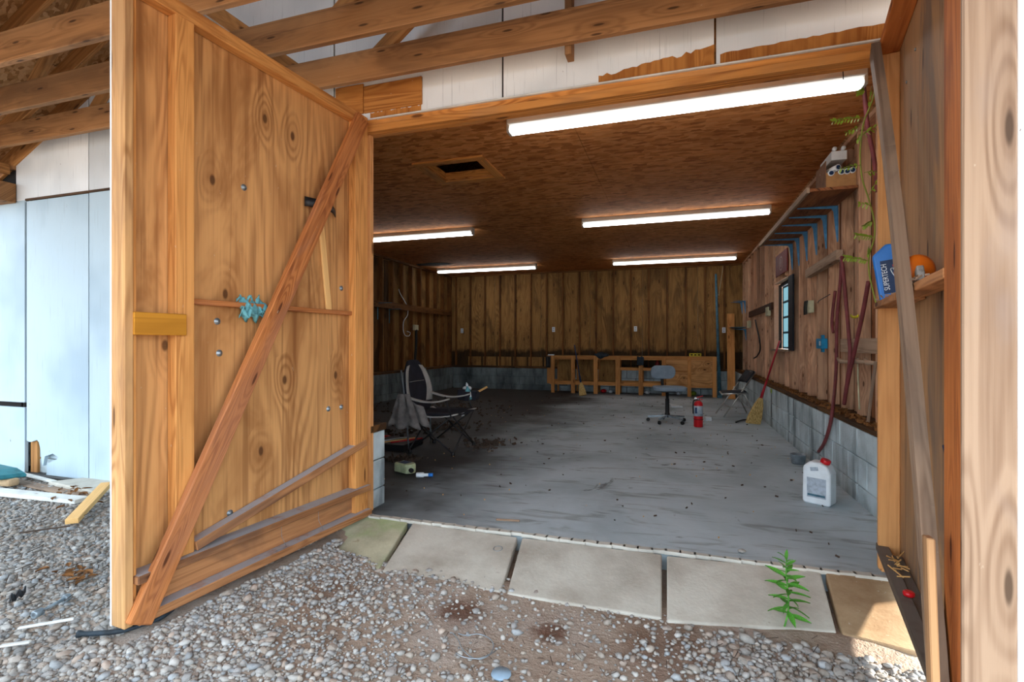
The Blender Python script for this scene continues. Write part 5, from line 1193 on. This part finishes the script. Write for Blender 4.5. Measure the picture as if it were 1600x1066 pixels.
# sticks and boards left
def gstick(p0, p1, w, t, mt, label, z=.0, cat='board', zz=None):
    a = PZ(*p0, z); b = PZ(*p1, z if zz is None else zz); return T1(board('scrap_board' if cat == 'board' else 'splinter', a, b, t, w, mt, None), label, cat)
gstick((28, 982), (116, 967), .018, .008, 'whitewood', 'pale split stick lying below the steel bolt', .0, 'stick')
gstick((0, 1010), (48, 1003), .02, .008, 'whitewood', 'short pale splinter at the bottom left corner', .0, 'stick')
gstick((-10, 768), (128, 782), .10, .03, 'whitewood', 'long white board lying on the left gravel', .0)
gstick((25, 738), (85, 753), .035, .018, 'whitewood', 'narrow white lath lying at the foot of the white wall', .0)
gstick((20, 752), (150, 779), .09, .012, 'greystick', 'grey rotting board behind the long white board', -.015)
gstick((112, 815), (166, 757), .07, .035, 'newslat', 'pale timber offcut slanting up against the left door post', .0, zz=.07)
gstick((108, 912), (150, 900), .012, .006, 'greystick', 'thin grey splinter right of the steel bolt', .0, 'stick')
gstick((30, 833), (110, 822), .012, .008, 'twig', 'dark twig across the left gravel', .0, 'stick')
T1(MB().prism([(0, 0), (.45, 0.02), (.42, .05), (.3, .08), (.02, .09)], PZ(-5, 741, .03), (1, -.05, 0), (0, .1, 1), .2).build('tarp_bundle', 'tealplastic', None, bev=.012), 'folded teal tarp lying against the white wall at far left', 'tarp')
T1(MB().prism([(-.3, -.12), (.35, -.2), (.5, .02), (.42, .18), (-.1, .14)], PZ(140, 758, -.02), (1, 0, 0), (0, 1, 0), .035).build('concrete_chunk', 'slab', None, bev=.01), 'flat broken concrete slab behind the left door post', 'slab')
T1(MB().prism([(-.05, -.05), (.06, -.04), (.07, .03), (0, .06), (-.06, .03)], PZ(15, 759, .0), (1, 0, 0), (0, 1, 0), .06).build('brown_rock', 'slab_brown', None, bev=.02, seg=2), 'tan rock on the grey board at far left', 'rock')
T1(MB().surf(lambda a, b: PZ(15 + 25 * a, 935 - 14 * a + 8 * b, .01) + V((0, 0, .02 * math.sin(3 * b) + .008 * math.sin(14 * a))), 8, 4).build('black_scrap', 'black', None, solid=.006), 'crumpled black plastic scrap beside the steel bolt', 'scrap')
# leaves stuck on soil
rnd = random.Random(14)
bl_ = leaf_mesh('dead_leaf', 'brownleaf', 1, .6, .25); bl_['loc'] = 1
lf = root('dead_leaves', 'small drift of dead brown leaves in the left gravel', 'leaves', loc=PZ(110, 900, 0))
for i in range(46):
    u, v = (rnd.gauss(115, 18), rnd.gauss(895, 7)) if i < 22 else (rnd.gauss(110, 26), rnd.gauss(772, 9))
    if u > 158: continue
    put_leaf(bl_, lf, PZ(u, v, .008), (rnd.uniform(-1, 1), rnd.uniform(-1, 1), rnd.uniform(-.1, .3)), rnd.uniform(.03, .07), 'leaf', rnd.uniform(-.4, .4))
tw = MB()
for i in range(60):
    u, v = rnd.uniform(500, 1300), rnd.uniform(990, 1060); p = PZ(u, v, -.078); a = rnd.uniform(0, 3.14); s = rnd.uniform(.01, .05); tw.tube([p, p + V((s * math.cos(a), s * math.sin(a), .004))], .0015, 4)
for i in range(50):
    u, v = rnd.uniform(5, 160), rnd.uniform(790, 1000); p = PZ(u, v, .006); a = rnd.uniform(0, 3.14); s = rnd.uniform(.02, .08); tw.tube([p, p + V((s * math.cos(a), s * math.sin(a), .008))], .002, 4)
tw.build('twigs', 'twig', None, kind='stuff', label='thin dark twigs scattered over the soil and gravel', category='twigs')

# ---------------- gravel
ico = bmesh.new(); bmesh.ops.create_icosphere(ico, subdivisions=1, radius=1); IV = np.array([v.co[:] for v in ico.verts]); IF = np.array([[v.index for v in f.verts] for f in ico.faces]); ico.free()
rs = np.random.RandomState(11)
def ramp_front(x): return 2.30 + (2.62 - 2.30) * min(1, max(0, (.9 - x) / 2.6))
def dens(x, y):
    if x < -1.95:
        return 1.0 if y < 2.9 else 0
    if y > ramp_front(x): return 0
    dd = max(0, 1 - (x + 1.95) / 1.0)
    c = .16 + .84 * dd ** 1.2
    c = max(c, min(1, max(0, (x + .15) / .5)) * min(1, max(0, (2.42 - y) / .2)))
    if y < 1.75: c = max(c, .30 + .5 * min(1, abs(x + .4) / .9))
    c *= .75 + .5 * noise.noise(V((x * 2.2, y * 2.2, 9)))
    return max(0.03, c)
P = []
tries = 0
while len(P) < 62000 and tries < 400000:
    tries += 1
    if rs.rand() < .5: x = rs.uniform(-6.6, -1.9); y = rs.uniform(.75, 2.93)
    else: x = rs.uniform(-2.3, 1.3); y = rs.uniform(1.0, 2.62)
    # keep the timber line of the open door clear
    if abs(x - (-1.964 - (2.943 - y) * .0923)) < .045 and 1.42 < y: continue
    if rs.rand() < dens(x, y): P.append((x, y))
P = np.array(P); N = len(P)
size = rs.lognormal(math.log(.0078), .42, N).clip(.003, .022)
size[P[:, 0] > .0] *= 1.15
pal = np.array([[.52, .50, .47], [.62, .59, .54], [.42, .41, .40], [.50, .42, .34], [.66, .64, .60], [.36, .33, .30], [.46, .50, .53], [.55, .42, .33]])
ci_ = rs.choice(len(pal), N, p=[.2, .16, .14, .14, .1, .08, .1, .08]); colr = pal[ci_] * rs.uniform(.55, 1.0, (N, 1)) * .82
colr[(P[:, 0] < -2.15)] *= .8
zz = np.array([ground_z(x, y) for x, y in P])
nv = len(IV); verts = np.empty((N, nv, 3))
sc3 = np.stack([rs.uniform(.75, 1.5, N), rs.uniform(.7, 1.1, N), rs.uniform(.45, .8, N)], 1) * size[:, None]
ang = rs.uniform(0, 6.283, N); ca, sa = np.cos(ang), np.sin(ang); tl = rs.uniform(-.5, .5, N); ct_, st__ = np.cos(tl), np.sin(tl)
jit = rs.uniform(.78, 1.22, (N, nv, 1)); base = IV[None] * jit * sc3[:, None, :]
bx_, by_, bz_ = base[..., 0], base[..., 1], base[..., 2]
bx2 = bx_ * ct_[:, None] + bz_ * st__[:, None]; bz2 = -bx_ * st__[:, None] + bz_ * ct_[:, None]
verts[..., 0] = bx2 * ca[:, None] - by_ * sa[:, None] + P[:, 0][:, None]; verts[..., 1] = bx2 * sa[:, None] + by_ * ca[:, None] + P[:, 1][:, None]
verts[..., 2] = bz2 + (zz + size * .35)[:, None]
F_ = (IF[None] + (np.arange(N) * nv)[:, None, None]).reshape(-1, 3)
me = bpy.data.meshes.new('gravel'); me.vertices.add(N * nv); me.vertices.foreach_set('co', verts.reshape(-1))
me.loops.add(len(F_) * 3); me.loops.foreach_set('vertex_index', F_.reshape(-1)); me.polygons.add(len(F_)); me.polygons.foreach_set('loop_start', np.arange(len(F_)) * 3)
me.polygons.foreach_set('loop_total', np.full(len(F_), 3)); me.update(calc_edges=True); me.validate()
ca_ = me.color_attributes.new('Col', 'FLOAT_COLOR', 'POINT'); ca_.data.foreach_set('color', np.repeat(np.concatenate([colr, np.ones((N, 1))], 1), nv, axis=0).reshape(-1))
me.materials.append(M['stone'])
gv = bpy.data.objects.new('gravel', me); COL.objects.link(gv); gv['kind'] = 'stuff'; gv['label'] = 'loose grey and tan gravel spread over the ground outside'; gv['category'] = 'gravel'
# the largest stones one by one
sms = []
for k in range(7):
    b = bmesh.new(); bmesh.ops.create_icosphere(b, subdivisions=2, radius=1)
    for v in b.verts: v.co *= 1 + .28 * noise.noise(v.co * 1.3 + V((k * 7, 0, 0))); v.co.z *= .6; v.co.x *= 1.2
    bmesh.ops.dissolve_limit(b, angle_limit=.28, verts=b.verts, edges=b.edges); bmesh.ops.triangulate(b, faces=b.faces)
    m_ = bpy.data.meshes.new('stone'); b.to_mesh(m_); b.free(); m_.materials.append(M['stone1']); sms.append(m_)
rnd = random.Random(17); n_ = 0
while n_ < 270:
    if rnd.random() < .42: x, y = rnd.uniform(-1.85, -.6), rnd.uniform(1.2, 2.55)
    elif rnd.random() < .6: x, y = rnd.uniform(-.1, .95), rnd.uniform(1.5, 2.3)
    else: x, y = rnd.uniform(-3.6, -2.2), rnd.uniform(1.0, 2.2)
    if x > -1.95 and y > ramp_front(x) - .03: continue
    if rnd.random() > dens(x, y) + .12: continue
    s = rnd.uniform(.011, .023); o = bpy.data.objects.new('stone', sms[n_ % 7]); COL.objects.link(o); o.parent = gr
    o.location = (x, y, ground_z(x, y) + s * .3); o.scale = (s, s * rnd.uniform(.7, 1), s * rnd.uniform(.7, 1.1)); o.rotation_euler = (rnd.uniform(-.3, .3), rnd.uniform(-.3, .3), rnd.uniform(0, 6.28)); n_ += 1
for o in list(bpy.data.objects):
    for k in ('label', 'category'):
        if k in o.keys() and not o[k]: del o[k]
